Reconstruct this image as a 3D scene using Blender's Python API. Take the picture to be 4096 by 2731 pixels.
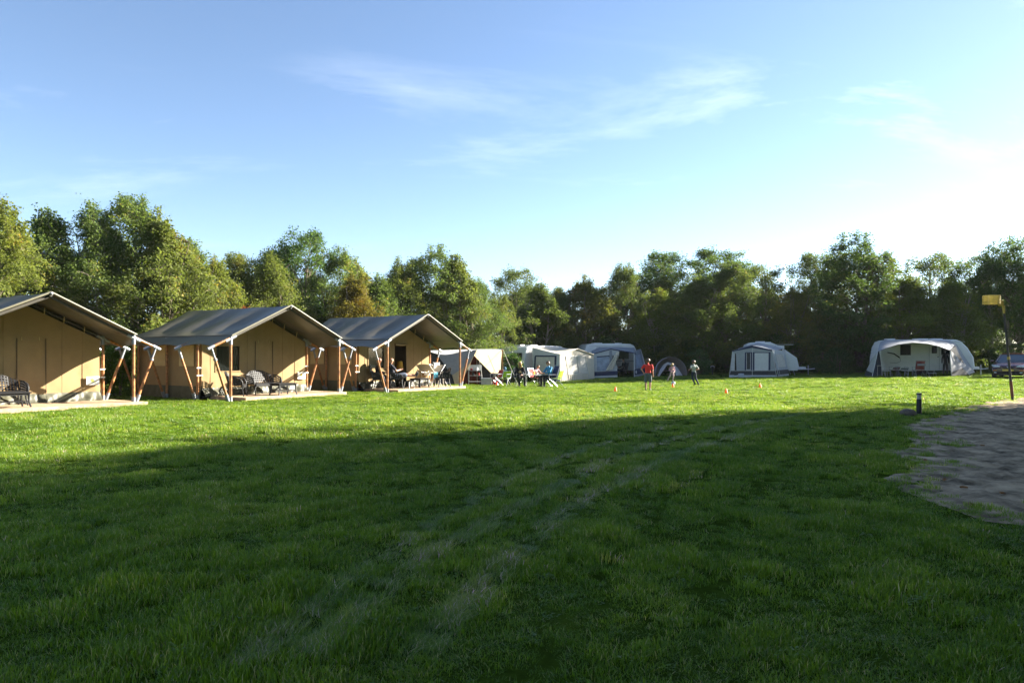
import bpy, math, random
import numpy as np
from mathutils import Vector, Matrix, Quaternion, noise

for _o in list(bpy.data.objects):
    bpy.data.objects.remove(_o, do_unlink=True)
scene = bpy.context.scene
col = scene.collection
R = math.radians

# ------------------------------------------------------------------ camera
F_PX = 2900.0 / 4096.0          # focal length in picture widths
EYE = 1.65
cam_d = bpy.data.cameras.new("camera")
cam_d.sensor_width = 36.0
cam_d.lens = F_PX * 36.0
cam_d.shift_y = 55.5 / 4096.0
cam_d.clip_start = 0.05
cam_d.clip_end = 3000.0
cam = bpy.data.objects.new("camera", cam_d)
cam.location = (0, 0, EYE)
cam.rotation_euler = (R(90), 0, 0)
col.objects.link(cam)
scene.camera = cam

# ------------------------------------------------------------------ light
SUN_AZ, SUN_EL = R(66.5), R(22.6)        # azimuth clockwise from straight ahead
sun_dir = Vector((math.sin(SUN_AZ) * math.cos(SUN_EL), math.cos(SUN_AZ) * math.cos(SUN_EL), math.sin(SUN_EL)))
world = bpy.data.worlds.new("World")
scene.world = world
world.use_nodes = True
wn, wl = world.node_tree.nodes, world.node_tree.links
wn.clear()
w_out = wn.new("ShaderNodeOutputWorld")
w_bg = wn.new("ShaderNodeBackground")
w_bg.inputs["Strength"].default_value = 0.05
w_sky = wn.new("ShaderNodeTexSky")
w_sky.sky_type = 'NISHITA'
w_sky.sun_disc = False
w_sky.sun_elevation = SUN_EL
w_sky.sun_rotation = SUN_AZ
w_sky.altitude = 0
w_sky.air_density = 0.75
w_sky.dust_density = 0.2
w_sky.ozone_density = 1.3
# thin cirrus, spread over the whole sky dome (direction projected on a flat layer)
w_tc = wn.new("ShaderNodeTexCoord")
w_sep = wn.new("ShaderNodeSeparateXYZ")
wl.new(w_tc.outputs["Generated"], w_sep.inputs[0])


def wmath(op, a, b=None, clamp=False):
    n = wn.new("ShaderNodeMath")
    n.operation = op
    n.use_clamp = clamp
    for i, v in enumerate((a, b)):
        if v is None:
            continue
        if isinstance(v, (int, float)):
            n.inputs[i].default_value = v
        else:
            wl.new(v, n.inputs[i])
    return n.outputs[0]


w_zz = wmath('ADD', wmath('MAXIMUM', w_sep.outputs[2], 0.0), 0.16)
w_px = wmath('DIVIDE', w_sep.outputs[0], w_zz)
w_py = wmath('DIVIDE', w_sep.outputs[1], w_zz)
w_cmb = wn.new("ShaderNodeCombineXYZ")
wl.new(w_px, w_cmb.inputs[0])
wl.new(w_py, w_cmb.inputs[1])
w_map = wn.new("ShaderNodeMapping")
w_map.inputs["Rotation"].default_value = (0, 0, R(-24))
w_map.inputs["Scale"].default_value = (0.75, 1.7, 1.0)
w_map.inputs["Location"].default_value = (25.2, 13.9, 0.0)
wl.new(w_cmb.outputs[0], w_map.inputs[0])
w_n1 = wn.new("ShaderNodeTexNoise")
w_n1.inputs["Scale"].default_value = 1.15
w_n1.inputs["Detail"].default_value = 9.0
w_n1.inputs["Roughness"].default_value = 0.66
w_n1.inputs["Distortion"].default_value = 0.5
wl.new(w_map.outputs[0], w_n1.inputs["Vector"])
w_n2 = wn.new("ShaderNodeTexNoise")
w_n2.inputs["Scale"].default_value = 0.42
w_n2.inputs["Detail"].default_value = 3.0
wl.new(w_map.outputs[0], w_n2.inputs["Vector"])
w_r1 = wn.new("ShaderNodeMapRange")
w_r1.inputs[1].default_value = 0.52
w_r1.inputs[2].default_value = 0.82
wl.new(w_n1.outputs["Fac"], w_r1.inputs[0])
w_r2 = wn.new("ShaderNodeMapRange")
w_r2.inputs[1].default_value = 0.47
w_r2.inputs[2].default_value = 0.66
wl.new(w_n2.outputs["Fac"], w_r2.inputs[0])
w_cl = wmath('MULTIPLY', w_r1.outputs[0], w_r2.outputs[0])
w_cl = wmath('MULTIPLY', w_cl, 0.42, True)
w_mix = wn.new("ShaderNodeMixRGB")
wl.new(w_cl, w_mix.inputs[0])
wl.new(w_sky.outputs[0], w_mix.inputs[1])
w_mix.inputs[2].default_value = (13.0, 13.2, 13.6, 1)
wl.new(w_mix.outputs[0], w_bg.inputs[0])
wl.new(w_bg.outputs[0], w_out.inputs[0])

sun_d = bpy.data.lights.new("sun", 'SUN')
sun_d.energy = 5.0
sun_d.angle = R(0.55)
sun_d.color = (1.0, 0.93, 0.80)
sun = bpy.data.objects.new("sun", sun_d)
sun.rotation_euler = sun_dir.to_track_quat('Z', 'Y').to_euler()
sun.location = sun_dir * 120
col.objects.link(sun)

scene.view_settings.view_transform = 'Standard'
scene.view_settings.look = 'None'
scene.view_settings.gamma = 1.0
scene.view_settings.use_curve_mapping = False
scene.view_settings.exposure = 2.5
scene.render.engine = 'CYCLES'
scene.cycles.max_bounces = 6
scene.cycles.transparent_max_bounces = 8
scene.cycles.use_denoising = True
scene.cycles.volume_bounces = 0
scene.cycles.volume_max_steps = 16


# ------------------------------------------------------------------ lie of the land
def gz(x, y):
    """height of the lawn: rises gently away from the camera, with a shallow hollow by the caravans"""
    return .0055 * min(max(y, 0), 60) - .35 * math.exp(-((x - 3) ** 2 / 162 + (y - 46) ** 2 / 128))


def gz_np(x, y):
    return .0055 * np.clip(y, 0, 60) - .35 * np.exp(-((x - 3) ** 2 / 162 + (y - 46) ** 2 / 128))


def at(px, py):
    """point of the lawn seen at this place of the survey photograph (4096 wide)"""
    Y = 30.
    for i in range(60):
        X = (px - 2048) / 2900 * Y
        Y = .5 * Y + .5 * 2900 * (1.65 - gz(X, Y)) / (py - 1421)
    X = (px - 2048) / 2900 * Y
    return Vector((X, Y, gz(X, Y)))


def atd(px, py, Y):
    return Vector(((px - 2048) / 2900 * Y, Y, EYE + (1421 - py) / 2900 * Y))


# ------------------------------------------------------------------ object helpers
def tag(o, label=None, cat=None, group=None, kind=None):
    if label:
        o["label"] = label
    if cat:
        o["category"] = cat
    if group:
        o["group"] = group
    if kind:
        o["kind"] = kind
    return o


def thing(name, label, cat, loc=(0, 0, 0), rz=0.0, group=None):
    o = bpy.data.objects.new(name, None)
    o.empty_display_size = 0.2
    o.location = loc
    o.rotation_euler = (0, 0, rz)
    col.objects.link(o)
    return tag(o, label, cat, group)


def copy_tree(o, parent=None):
    c = o.copy()
    col.objects.link(c)
    c.parent = parent
    for ch in list(o.children):
        copy_tree(ch, c)
    return c


def link_mesh(name, me, parent=None):
    o = bpy.data.objects.new(name, me)
    o.parent = parent
    col.objects.link(o)
    return o


class MB:
    """collects faces; build() links them as one mesh object"""

    def __init__(s):
        s.v, s.f = [], []

    def add(s, vs, fs):
        b = len(s.v)
        s.v += [tuple(v) for v in vs]
        s.f += [tuple(i + b for i in f) for f in fs]
        return s

    def box(s, c, size, rot=None, bevel=0.0):
        hx, hy, hz = (d / 2 for d in size)
        if bevel <= 0:
            vs = [Vector((x, y, z)) for x in (-hx, hx) for y in (-hy, hy) for z in (-hz, hz)]
            fs = [(0, 1, 3, 2), (4, 6, 7, 5), (0, 4, 5, 1), (2, 3, 7, 6), (0, 2, 6, 4), (1, 5, 7, 3)]
        else:
            b = min(bevel, hx, hy, hz)
            vs, fs, idx = [], [], {}
            for sx in (-1, 1):
                for sy in (-1, 1):
                    for sz in (-1, 1):
                        for ax in range(3):
                            p = [sx * hx, sy * hy, sz * hz]
                            for k in range(3):
                                if k != ax:
                                    p[k] -= (sx, sy, sz)[k] * b
                            idx[(sx, sy, sz, ax)] = len(vs)
                            vs.append(Vector(p))
            for ax in range(3):
                o1, o2 = (ax + 1) % 3, (ax + 2) % 3
                for sg in (-1, 1):
                    q = []
                    for a, bb in ((-1, -1), (1, -1), (1, 1), (-1, 1)):
                        k = [0, 0, 0]
                        k[ax], k[o1], k[o2] = sg, a, bb
                        q.append(idx[(*k, ax)])
                    fs.append(tuple(q if sg > 0 else q[::-1]))
                for a in (-1, 1):
                    for bb in (-1, 1):
                        q = []
                        for (sg, axx) in ((-1, o1), (1, o1), (1, o2), (-1, o2)):
                            k = [0, 0, 0]
                            k[ax], k[o1], k[o2] = sg, a, bb
                            q.append(idx[(*k, axx)])
                        fs.append(tuple(q))
            for sx in (-1, 1):
                for sy in (-1, 1):
                    for sz in (-1, 1):
                        fs.append(tuple(idx[(sx, sy, sz, a)] for a in range(3)))
        if rot is not None:
            vs = [rot @ v for v in vs]
        c = Vector(c)
        return s.add([v + c for v in vs], fs)

    def path(s, pts, rad, n=8, cap=True, flat=1.0):
        pts = [Vector(p) for p in pts]
        if isinstance(rad, (int, float)):
            rad = [rad] * len(pts)
        vs, fs = [], []
        up = None
        for i, p in enumerate(pts):
            d = (pts[min(i + 1, len(pts) - 1)] - pts[max(i - 1, 0)])
            d = d.normalized() if d.length > 1e-9 else Vector((0, 0, 1))
            if up is None:
                up = Vector((0, 0, 1)) if abs(d.z) < .9 else Vector((1, 0, 0))
            a = d.cross(up)
            if a.length < 1e-6:
                a = d.orthogonal()
            a.normalize()
            b = a.cross(d).normalized()
            up = b
            for k in range(n):
                t = 2 * math.pi * k / n
                vs.append(p + a * (math.cos(t) * rad[i]) + b * (math.sin(t) * rad[i] * flat))
        for i in range(len(pts) - 1):
            for k in range(n):
                k2 = (k + 1) % n
                fs.append((i * n + k, i * n + k2, (i + 1) * n + k2, (i + 1) * n + k))
        if cap:
            fs.append(tuple(range(n))[::-1])
            fs.append(tuple((len(pts) - 1) * n + k for k in range(n)))
        return s.add(vs, fs)

    def tube(s, p0, p1, r0, r1=None, n=8):
        return s.path([p0, p1], [r0, r0 if r1 is None else r1], n)

    def lathe(s, prof, n=16, c=(0, 0, 0), cap=True):
        c = Vector(c)
        vs = [c + Vector((r * math.cos(2 * math.pi * k / n), r * math.sin(2 * math.pi * k / n), z)) for r, z in prof for k in range(n)]
        fs = [(i * n + k, i * n + (k + 1) % n, (i + 1) * n + (k + 1) % n, (i + 1) * n + k) for i in range(len(prof) - 1) for k in range(n)]
        if cap:
            fs.append(tuple(range(n))[::-1])
            fs.append(tuple((len(prof) - 1) * n + k for k in range(n)))
        return s.add(vs, fs)

    def ball(s, c, r, n=12, m=8, fn=None):
        c = Vector(c)
        if isinstance(r, (int, float)):
            r = (r, r, r)
        vs = [Vector((0, 0, -1))]
        for j in range(1, m):
            ph = -math.pi / 2 + math.pi * j / m
            for k in range(n):
                t = 2 * math.pi * k / n
                vs.append(Vector((math.cos(ph) * math.cos(t), math.cos(ph) * math.sin(t), math.sin(ph))))
        vs.append(Vector((0, 0, 1)))
        if fn:
            vs = [fn(v) for v in vs]
        vs = [c + Vector((v.x * r[0], v.y * r[1], v.z * r[2])) for v in vs]
        fs = []
        for k in range(n):
            fs.append((0, 1 + (k + 1) % n, 1 + k))
            for j in range(m - 2):
                a = 1 + j * n
                fs.append((a + k, a + (k + 1) % n, a + n + (k + 1) % n, a + n + k))
            a = 1 + (m - 2) * n
            fs.append((a + k, a + (k + 1) % n, len(vs) - 1))
        return s.add(vs, fs)

    def grid(s, fn, nu, nv):
        vs = [Vector(fn(i / nu, j / nv)) for j in range(nv + 1) for i in range(nu + 1)]
        fs = [(j * (nu + 1) + i, j * (nu + 1) + i + 1, (j + 1) * (nu + 1) + i + 1, (j + 1) * (nu + 1) + i) for j in range(nv) for i in range(nu)]
        return s.add(vs, fs)

    def sheet(s, fn, nu, nv, thick, hole=None):
        """grid with thickness along its own normal; hole(u, v) drops cells"""
        P = [[Vector(fn(i / nu, j / nv)) for i in range(nu + 1)] for j in range(nv + 1)]
        N = [[None] * (nu + 1) for _ in range(nv + 1)]
        for j in range(nv + 1):
            for i in range(nu + 1):
                du = P[j][min(i + 1, nu)] - P[j][max(i - 1, 0)]
                dv = P[min(j + 1, nv)][i] - P[max(j - 1, 0)][i]
                nn = du.cross(dv)
                N[j][i] = nn.normalized() if nn.length > 1e-9 else Vector((0, 0, 1))
        keep = [[not (hole and hole((i + .5) / nu, (j + .5) / nv)) for i in range(nu)] for j in range(nv)]
        vs = [P[j][i] + N[j][i] * (thick / 2) for j in range(nv + 1) for i in range(nu + 1)]
        vs += [P[j][i] - N[j][i] * (thick / 2) for j in range(nv + 1) for i in range(nu + 1)]
        o = (nu + 1) * (nv + 1)
        ix = lambda i, j: j * (nu + 1) + i
        fs = []
        for j in range(nv):
            for i in range(nu):
                if not keep[j][i]:
                    continue
                a, b, c, d = ix(i, j), ix(i + 1, j), ix(i + 1, j + 1), ix(i, j + 1)
                fs.append((a, b, c, d))
                fs.append((d + o, c + o, b + o, a + o))
                for (e0, e1, ni, nj) in ((a, b, i, j - 1), (b, c, i + 1, j), (c, d, i, j + 1), (d, a, i - 1, j)):
                    if ni < 0 or nj < 0 or ni >= nu or nj >= nv or not keep[nj][ni]:
                        fs.append((e1, e0, e0 + o, e1 + o))
        return s.add(vs, fs)

    def prism(s, poly, off):
        """polygon given as 3D points, thickened by the vector off"""
        off = Vector(off)
        n = len(poly)
        vs = [Vector(p) for p in poly] + [Vector(p) + off for p in poly]
        fs = [tuple(range(n))[::-1], tuple(range(n, 2 * n))]
        fs += [(k, (k + 1) % n, n + (k + 1) % n, n + k) for k in range(n)]
        return s.add(vs, fs)

    def mesh(s, name, mat, smooth=False):
        me = bpy.data.meshes.new(name)
        me.from_pydata(s.v, [], s.f)
        if mat:
            me.materials.append(mat)
        me.validate()
        if smooth:
            me.polygons.foreach_set("use_smooth", [True] * len(me.polygons))
            try:
                me.set_sharp_from_angle(angle=R(40))
            except Exception:
                pass
        me.update()
        return me

    def build(s, name, mat, parent=None, smooth=False, key=None, clean=False):
        if key and key in MESH_CACHE:
            return link_mesh(name, MESH_CACHE[key], parent)
        me = s.mesh(name, mat, smooth)
        fix_normals(me)
        if key:
            MESH_CACHE[key] = me
        return link_mesh(name, me, parent)


MESH_CACHE = {}


def fix_normals(me):
    import bmesh
    bm = bmesh.new()
    bm.from_mesh(me)
    bmesh.ops.recalc_face_normals(bm, faces=bm.faces)
    bm.to_mesh(me)
    bm.free()


def rz_mat(a):
    return Matrix.Rotation(a, 3, 'Z')


# ------------------------------------------------------------------ materials
MATS = {}


def mat(name, rgb, rough=0.6, metal=0.0, spec=0.5, var=0.12, vscale=6.0, bump=0.0, bscale=40.0, transl=0.0, rgb2=None, alpha=None, coat=0.0):
    """principled surface with uneven colour and fine relief; transl mixes in light coming through thin cloth"""
    if name in MATS:
        return MATS[name]
    m = bpy.data.materials.new(name)
    m.use_nodes = True
    nt = m.node_tree
    nn, ll = nt.nodes, nt.links
    p = nn["Principled BSDF"]
    out = nn["Material Output"]
    p.inputs["Roughness"].default_value = rough
    p.inputs["Metallic"].default_value = metal
    p.inputs["Specular IOR Level"].default_value = spec
    p.inputs["Coat Weight"].default_value = coat
    tc = nn.new("ShaderNodeTexCoord")
    nz = nn.new("ShaderNodeTexNoise")
    nz.inputs["Scale"].default_value = vscale
    nz.inputs["Detail"].default_value = 6.0
    nz.inputs["Roughness"].default_value = 0.6
    ll.new(tc.outputs["Object"], nz.inputs["Vector"])
    cr = nn.new("ShaderNodeValToRGB")
    a = [max(0.0, c * (1 - var * 1.4)) for c in rgb]
    b = [min(1.0, c * (1 + var)) for c in (rgb2 or rgb)]
    cr.color_ramp.elements[0].position = 0.3
    cr.color_ramp.elements[0].color = (*a, 1)
    cr.color_ramp.elements[1].position = 0.7
    cr.color_ramp.elements[1].color = (*b, 1)
    ll.new(nz.outputs["Fac"], cr.inputs[0])
    ll.new(cr.outputs[0], p.inputs["Base Color"])
    if bump > 0:
        bz = nn.new("ShaderNodeTexNoise")
        bz.inputs["Scale"].default_value = bscale
        bz.inputs["Detail"].default_value = 4.0
        ll.new(tc.outputs["Object"], bz.inputs["Vector"])
        bp = nn.new("ShaderNodeBump")
        bp.inputs["Strength"].default_value = bump
        bp.inputs["Distance"].default_value = 0.02
        ll.new(bz.outputs["Fac"], bp.inputs["Height"])
        ll.new(bp.outputs[0], p.inputs["Normal"])
    if transl > 0:
        tr = nn.new("ShaderNodeBsdfTranslucent")
        ll.new(cr.outputs[0], tr.inputs["Color"])
        mx = nn.new("ShaderNodeMixShader")
        mx.inputs[0].default_value = transl
        ll.new(p.outputs[0], mx.inputs[1])
        ll.new(tr.outputs[0], mx.inputs[2])
        ll.new(mx.outputs[0], out.inputs["Surface"])
    MATS[name] = m
    return m


def glass_mat(name, tint, rough=0.05, clear=0.0):
    """window pane; clear > 0 lets some of what is behind show"""
    if name in MATS:
        return MATS[name]
    m = bpy.data.materials.new(name)
    m.use_nodes = True
    nn, ll = m.node_tree.nodes, m.node_tree.links
    p = nn["Principled BSDF"]
    p.inputs["Base Color"].default_value = (*tint, 1)
    p.inputs["Roughness"].default_value = rough
    p.inputs["Specular IOR Level"].default_value = 0.6
    if clear > 0:
        t = nn.new("ShaderNodeBsdfTransparent")
        mx = nn.new("ShaderNodeMixShader")
        mx.inputs[0].default_value = clear
        ll.new(p.outputs[0], mx.inputs[1])
        ll.new(t.outputs[0], mx.inputs[2])
        ll.new(mx.outputs[0], nn["Material Output"].inputs["Surface"])
    MATS[name] = m
    return m

# ================================================================== THE SETTING
rnd = random.Random(11)


def nz(x, y, s, seed=0.0):
    return noise.noise(Vector((x * s + seed * 17.3, y * s - seed * 9.1, seed * 3.7)))


# ---- sand patch outline (world x, y), counter-clockwise from the far end
SAND_PX = [(4400, 1585), (4096, 1590), (3960, 1606), (3830, 1635), (3690, 1680), (3645, 1712), (3638, 1765), (3570, 1790), (3520, 1800),
           (3560, 1816), (3650, 1835), (3610, 1880), (3580, 1912), (3620, 1955), (3690, 2000), (3780, 2050), (3900, 2088), (4000, 2115), (4150, 2122), (4700, 2090)]
SAND = [at(*p).xy for p in SAND_PX]


def poly_sd(x, y, poly):
    """signed distance (inside positive)"""
    inside = False
    best = 1e9
    n = len(poly)
    for i in range(n):
        ax, ay = poly[i]
        bx, by = poly[(i + 1) % n]
        if (ay > y) != (by > y) and x < (bx - ax) * (y - ay) / (by - ay) + ax:
            inside = not inside
        dx, dy = bx - ax, by - ay
        t = max(0, min(1, ((x - ax) * dx + (y - ay) * dy) / (dx * dx + dy * dy + 1e-9)))
        d = math.hypot(x - ax - t * dx, y - ay - t * dy)
        best = min(best, d)
    return best if inside else -best


def sand_mask(x, y):
    if x < 3 or y > 30 or y < 5:
        return -1.0
    return poly_sd(x, y, SAND) + .30 * nz(x, y, .9, 2) + .24 * nz(x, y, 2.6, 5) + .12 * nz(x, y, 6.5, 3)


# ---- tyre tracks across the lawn: (points, half width, kind)
TRACKS = [([at(*p).xy for p in pl], w, k) for pl, w, k in (
    ([(1250, 2600), (1685, 2244), (1985, 2080), (2280, 1921), (2535, 1802), (2900, 1712), (3200, 1655)], .10, 'pale'),
    ([(1700, 2600), (2000, 2270), (2238, 2057), (2480, 1930), (2760, 1800), (3080, 1715)], .09, 'pale'),
    ([(2180, 2680), (2390, 2330), (2500, 2200), (2612, 2115), (2654, 2006), (2900, 1850), (3150, 1745), (3420, 1660)], .10, 'rut'),
    ([(2850, 2560), (2850, 2300), (2880, 2170), (2912, 2066), (3097, 1904), (3267, 1770), (3480, 1690)], .10, 'rut'),
    ([(1000, 2650), (1480, 2260), (1800, 2060), (2080, 1905), (2330, 1800), (2700, 1700)], .07, 'pale'),
    ([(1770, 1735), (1830, 1780), (1945, 1868), (2020, 1925)], .10, 'rut'),
    ([(1960, 1770), (2060, 1835), (2120, 1880)], .10, 'rut'),
)]


def track_at(x, y):
    best, kind, dirv = 9.0, None, (0, 0)
    for pl, w, k in TRACKS:
        for (ax, ay), (bx, by) in zip(pl[:-1], pl[1:]):
            if x < min(ax, bx) - .6 or x > max(ax, bx) + .6 or y < min(ay, by) - .6 or y > max(ay, by) + .6:
                continue
            dx, dy = bx - ax, by - ay
            L2 = dx * dx + dy * dy
            t = max(0, min(1, ((x - ax) * dx + (y - ay) * dy) / L2))
            d = math.hypot(x - ax - t * dx, y - ay - t * dy) / w
            if d < best:
                L = math.sqrt(L2)
                best, kind, dirv = d, k, (dx / L, dy / L)
    return best, kind, dirv


# ---- the lawn: one sheet out to the horizon
def lawn_material():
    m = bpy.data.materials.new("lawn_soil")
    m.use_nodes = True
    nn, ll = m.node_tree.nodes, m.node_tree.links
    p = nn["Principled BSDF"]
    p.inputs["Roughness"].default_value = 0.85
    p.inputs["Specular IOR Level"].default_value = 0.0
    geo = nn.new("ShaderNodeNewGeometry")
    n1 = nn.new("ShaderNodeTexNoise")
    n1.inputs["Scale"].default_value = .55
    n1.inputs["Detail"].default_value = 5
    n2 = nn.new("ShaderNodeTexNoise")
    n2.inputs["Scale"].default_value = 9.0
    n2.inputs["Detail"].default_value = 7
    n2.inputs["Roughness"].default_value = .7
    ll.new(geo.outputs["Position"], n1.inputs["Vector"])
    ll.new(geo.outputs["Position"], n2.inputs["Vector"])
    r1 = nn.new("ShaderNodeValToRGB")
    r1.color_ramp.elements[0].position, r1.color_ramp.elements[0].color = .35, (.052, .088, .010, 1)
    r1.color_ramp.elements[1].position, r1.color_ramp.elements[1].color = .7, (.075, .125, .014, 1)
    ll.new(n1.outputs["Fac"], r1.inputs[0])
    r2 = nn.new("ShaderNodeValToRGB")
    r2.color_ramp.elements[0].position, r2.color_ramp.elements[0].color = .3, (.35, .35, .35, 1)
    r2.color_ramp.elements[1].position, r2.color_ramp.elements[1].color = .7, (1, 1, 1, 1)
    ll.new(n2.outputs["Fac"], r2.inputs[0])
    mx = nn.new("ShaderNodeMixRGB")
    mx.blend_type = 'MULTIPLY'
    mx.inputs[0].default_value = 1
    ll.new(r1.outputs[0], mx.inputs[1])
    ll.new(r2.outputs[0], mx.inputs[2])
    ll.new(mx.outputs[0], p.inputs["Base Color"])
    bp = nn.new("ShaderNodeBump")
    bp.inputs["Strength"].default_value = .8
    bp.inputs["Distance"].default_value = .05
    ll.new(n2.outputs["Fac"], bp.inputs["Height"])
    ll.new(bp.outputs[0], p.inputs["Normal"])
    return m


def axis(lo_dense, hi_dense, step, far, neg=None):
    a = list(np.arange(lo_dense, hi_dense + 1e-6, step))
    s = step
    x = hi_dense
    while x < far:
        s *= 1.35
        x += s
        a.append(x)
    s = step
    x = lo_dense
    while x > (neg if neg is not None else -far):
        s *= 1.35
        x -= s
        a.insert(0, x)
    return np.array(a)


gx, gy = axis(-24, 30, .5, 1800), axis(0, 60, .5, 2200, -300)
GX, GY = np.meshgrid(gx, gy)
GZ = gz_np(GX, GY) + .012 * np.sin(GX * 2.1 + 1.3 * np.sin(GY * 1.7)) * np.sin(GY * 1.9 + np.sin(GX * 1.1)) * (np.abs(GX) < 26) * (GY > 1) * (GY < 50)
for j_ in range(GX.shape[0]):
    for i_ in range(GX.shape[1]):
        if 4 < GX[j_, i_] < 25 and 5 < GY[j_, i_] < 27 and poly_sd(GX[j_, i_], GY[j_, i_], SAND) > .75:
            GZ[j_, i_] -= .16          # the sand lies in a shallow pit
nx, ny = len(gx), len(gy)
me = bpy.data.meshes.new("lawn")
idx = np.arange(nx * ny).reshape(ny, nx)
fs = np.stack([idx[:-1, :-1], idx[:-1, 1:], idx[1:, 1:], idx[1:, :-1]], -1).reshape(-1, 4)
me.from_pydata(np.stack([GX.ravel(), GY.ravel(), GZ.ravel()], -1).tolist(), [], fs.tolist())
me.materials.append(lawn_material())
me.polygons.foreach_set("use_smooth", [True] * len(me.polygons))
lawn = link_mesh("lawn", me)
tag(lawn, "short green campsite lawn stretching to the tree line", None, None, "structure")

# ---- the sand patch
SAND_M = mat("trodden_sand", (.190, .145, .092), rough=.95, spec=.10, var=.48, vscale=2.6, bump=1.0, bscale=40, rgb2=(.35, .270, .175))
b = MB()
sx0, sx1, sy0, sy1 = 4.6, 19.5, 5.8, 26.2
step = .07
nu, nv = int((sx1 - sx0) / step), int((sy1 - sy0) / step)
vid = {}
for j in range(nv + 1):
    y = sy0 + j * step
    for i in range(nu + 1):
        x = sx0 + i * step
        if x / y > .95:
            continue
        m_ = sand_mask(x, y)
        if m_ < -.3:
            continue
        lump = .03 * noise.noise(Vector((x * 1.7, y * 1.7, 3))) - .045 * max(0, noise.noise(Vector((x * 3.6, y * 3.6, 8)))) + .030 * noise.noise(Vector((x * 7.5, y * 7.5, 1))) + .016 * noise.noise(Vector((x * 15, y * 15, 6)))
        k = max(0, min(1, (m_ + .12) / .25))
        vid[(i, j)] = len(b.v)
        inn = max(0, min(1, m_ / .7))
        b.v.append((x, y, gz(x, y) - .05 * (1 - k) + k * (.022 + lump * (.25 + .75 * inn))))
for (i, j) in list(vid):
    if (i + 1, j) in vid and (i, j + 1) in vid and (i + 1, j + 1) in vid:
        b.f.append((vid[(i, j)], vid[(i + 1, j)], vid[(i + 1, j + 1)], vid[(i, j + 1)]))
sand = b.build("sand_patch", SAND_M, smooth=True)
tag(sand, "grey-brown trodden sand patch beside the lawn", None, None, "structure")


# ---- grass: tufts of blades set on the lawn, one mass nobody could count
def grass_material():
    m = bpy.data.materials.new("grass_blade")
    m.use_nodes = True
    nn, ll = m.node_tree.nodes, m.node_tree.links
    p = nn["Principled BSDF"]
    out = nn["Material Output"]
    p.inputs["Roughness"].default_value = .42
    p.inputs["Specular IOR Level"].default_value = .5
    at1 = nn.new("ShaderNodeAttribute")
    at1.attribute_type = 'INSTANCER'
    at1.attribute_name = "tone"
    at2 = nn.new("ShaderNodeAttribute")
    at2.attribute_type = 'GEOMETRY'
    at2.attribute_name = "tint"
    r1 = nn.new("ShaderNodeValToRGB")
    e = r1.color_ramp.elements
    e[0].position, e[0].color = 0, (.076, .160, .009, 1)
    e[1].position, e[1].color = 1, (.176, .288, .016, 1)
    e[1].position = .86
    e3 = e.new(1.0)
    e3.color = (.36, .36, .13, 1)      # straw-coloured dead blades
    ll.new(at2.outputs["Fac"], r1.inputs[0])
    r2 = nn.new("ShaderNodeValToRGB")
    e = r2.color_ramp.elements
    e[0].position, e[0].color = 0, (.60, .72, .74, 1)
    e[1].position, e[1].color = .55, (1.10, 1.05, 1.35, 1)
    e2 = e.new(1.0)
    e2.color = (2.2, 1.40, 5.5, 1)
    ll.new(at1.outputs["Fac"], r2.inputs[0])
    mx = nn.new("ShaderNodeMixRGB")
    mx.blend_type = 'MULTIPLY'
    mx.inputs[0].default_value = 1
    ll.new(r1.outputs[0], mx.inputs[1])
    ll.new(r2.outputs[0], mx.inputs[2])
    ll.new(mx.outputs[0], p.inputs["Base Color"])
    tr = nn.new("ShaderNodeBsdfTranslucent")
    yl = nn.new("ShaderNodeMixRGB")
    yl.blend_type = 'MULTIPLY'
    yl.inputs[0].default_value = 1
    yl.inputs[2].default_value = (1.7, 1.5, .8, 1)
    ll.new(mx.outputs[0], yl.inputs[1])
    ll.new(yl.outputs[0], tr.inputs["Color"])
    ms = nn.new("ShaderNodeMixShader")
    ms.inputs[0].default_value = .48
    ll.new(p.outputs[0], ms.inputs[1])
    ll.new(tr.outputs[0], ms.inputs[2])
    ll.new(ms.outputs[0], out.inputs["Surface"])
    return m


FOOTPRINTS = []      # filled below: (cx, cy, yaw, n0, n1, s0, s1) boxes with no grass


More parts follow.
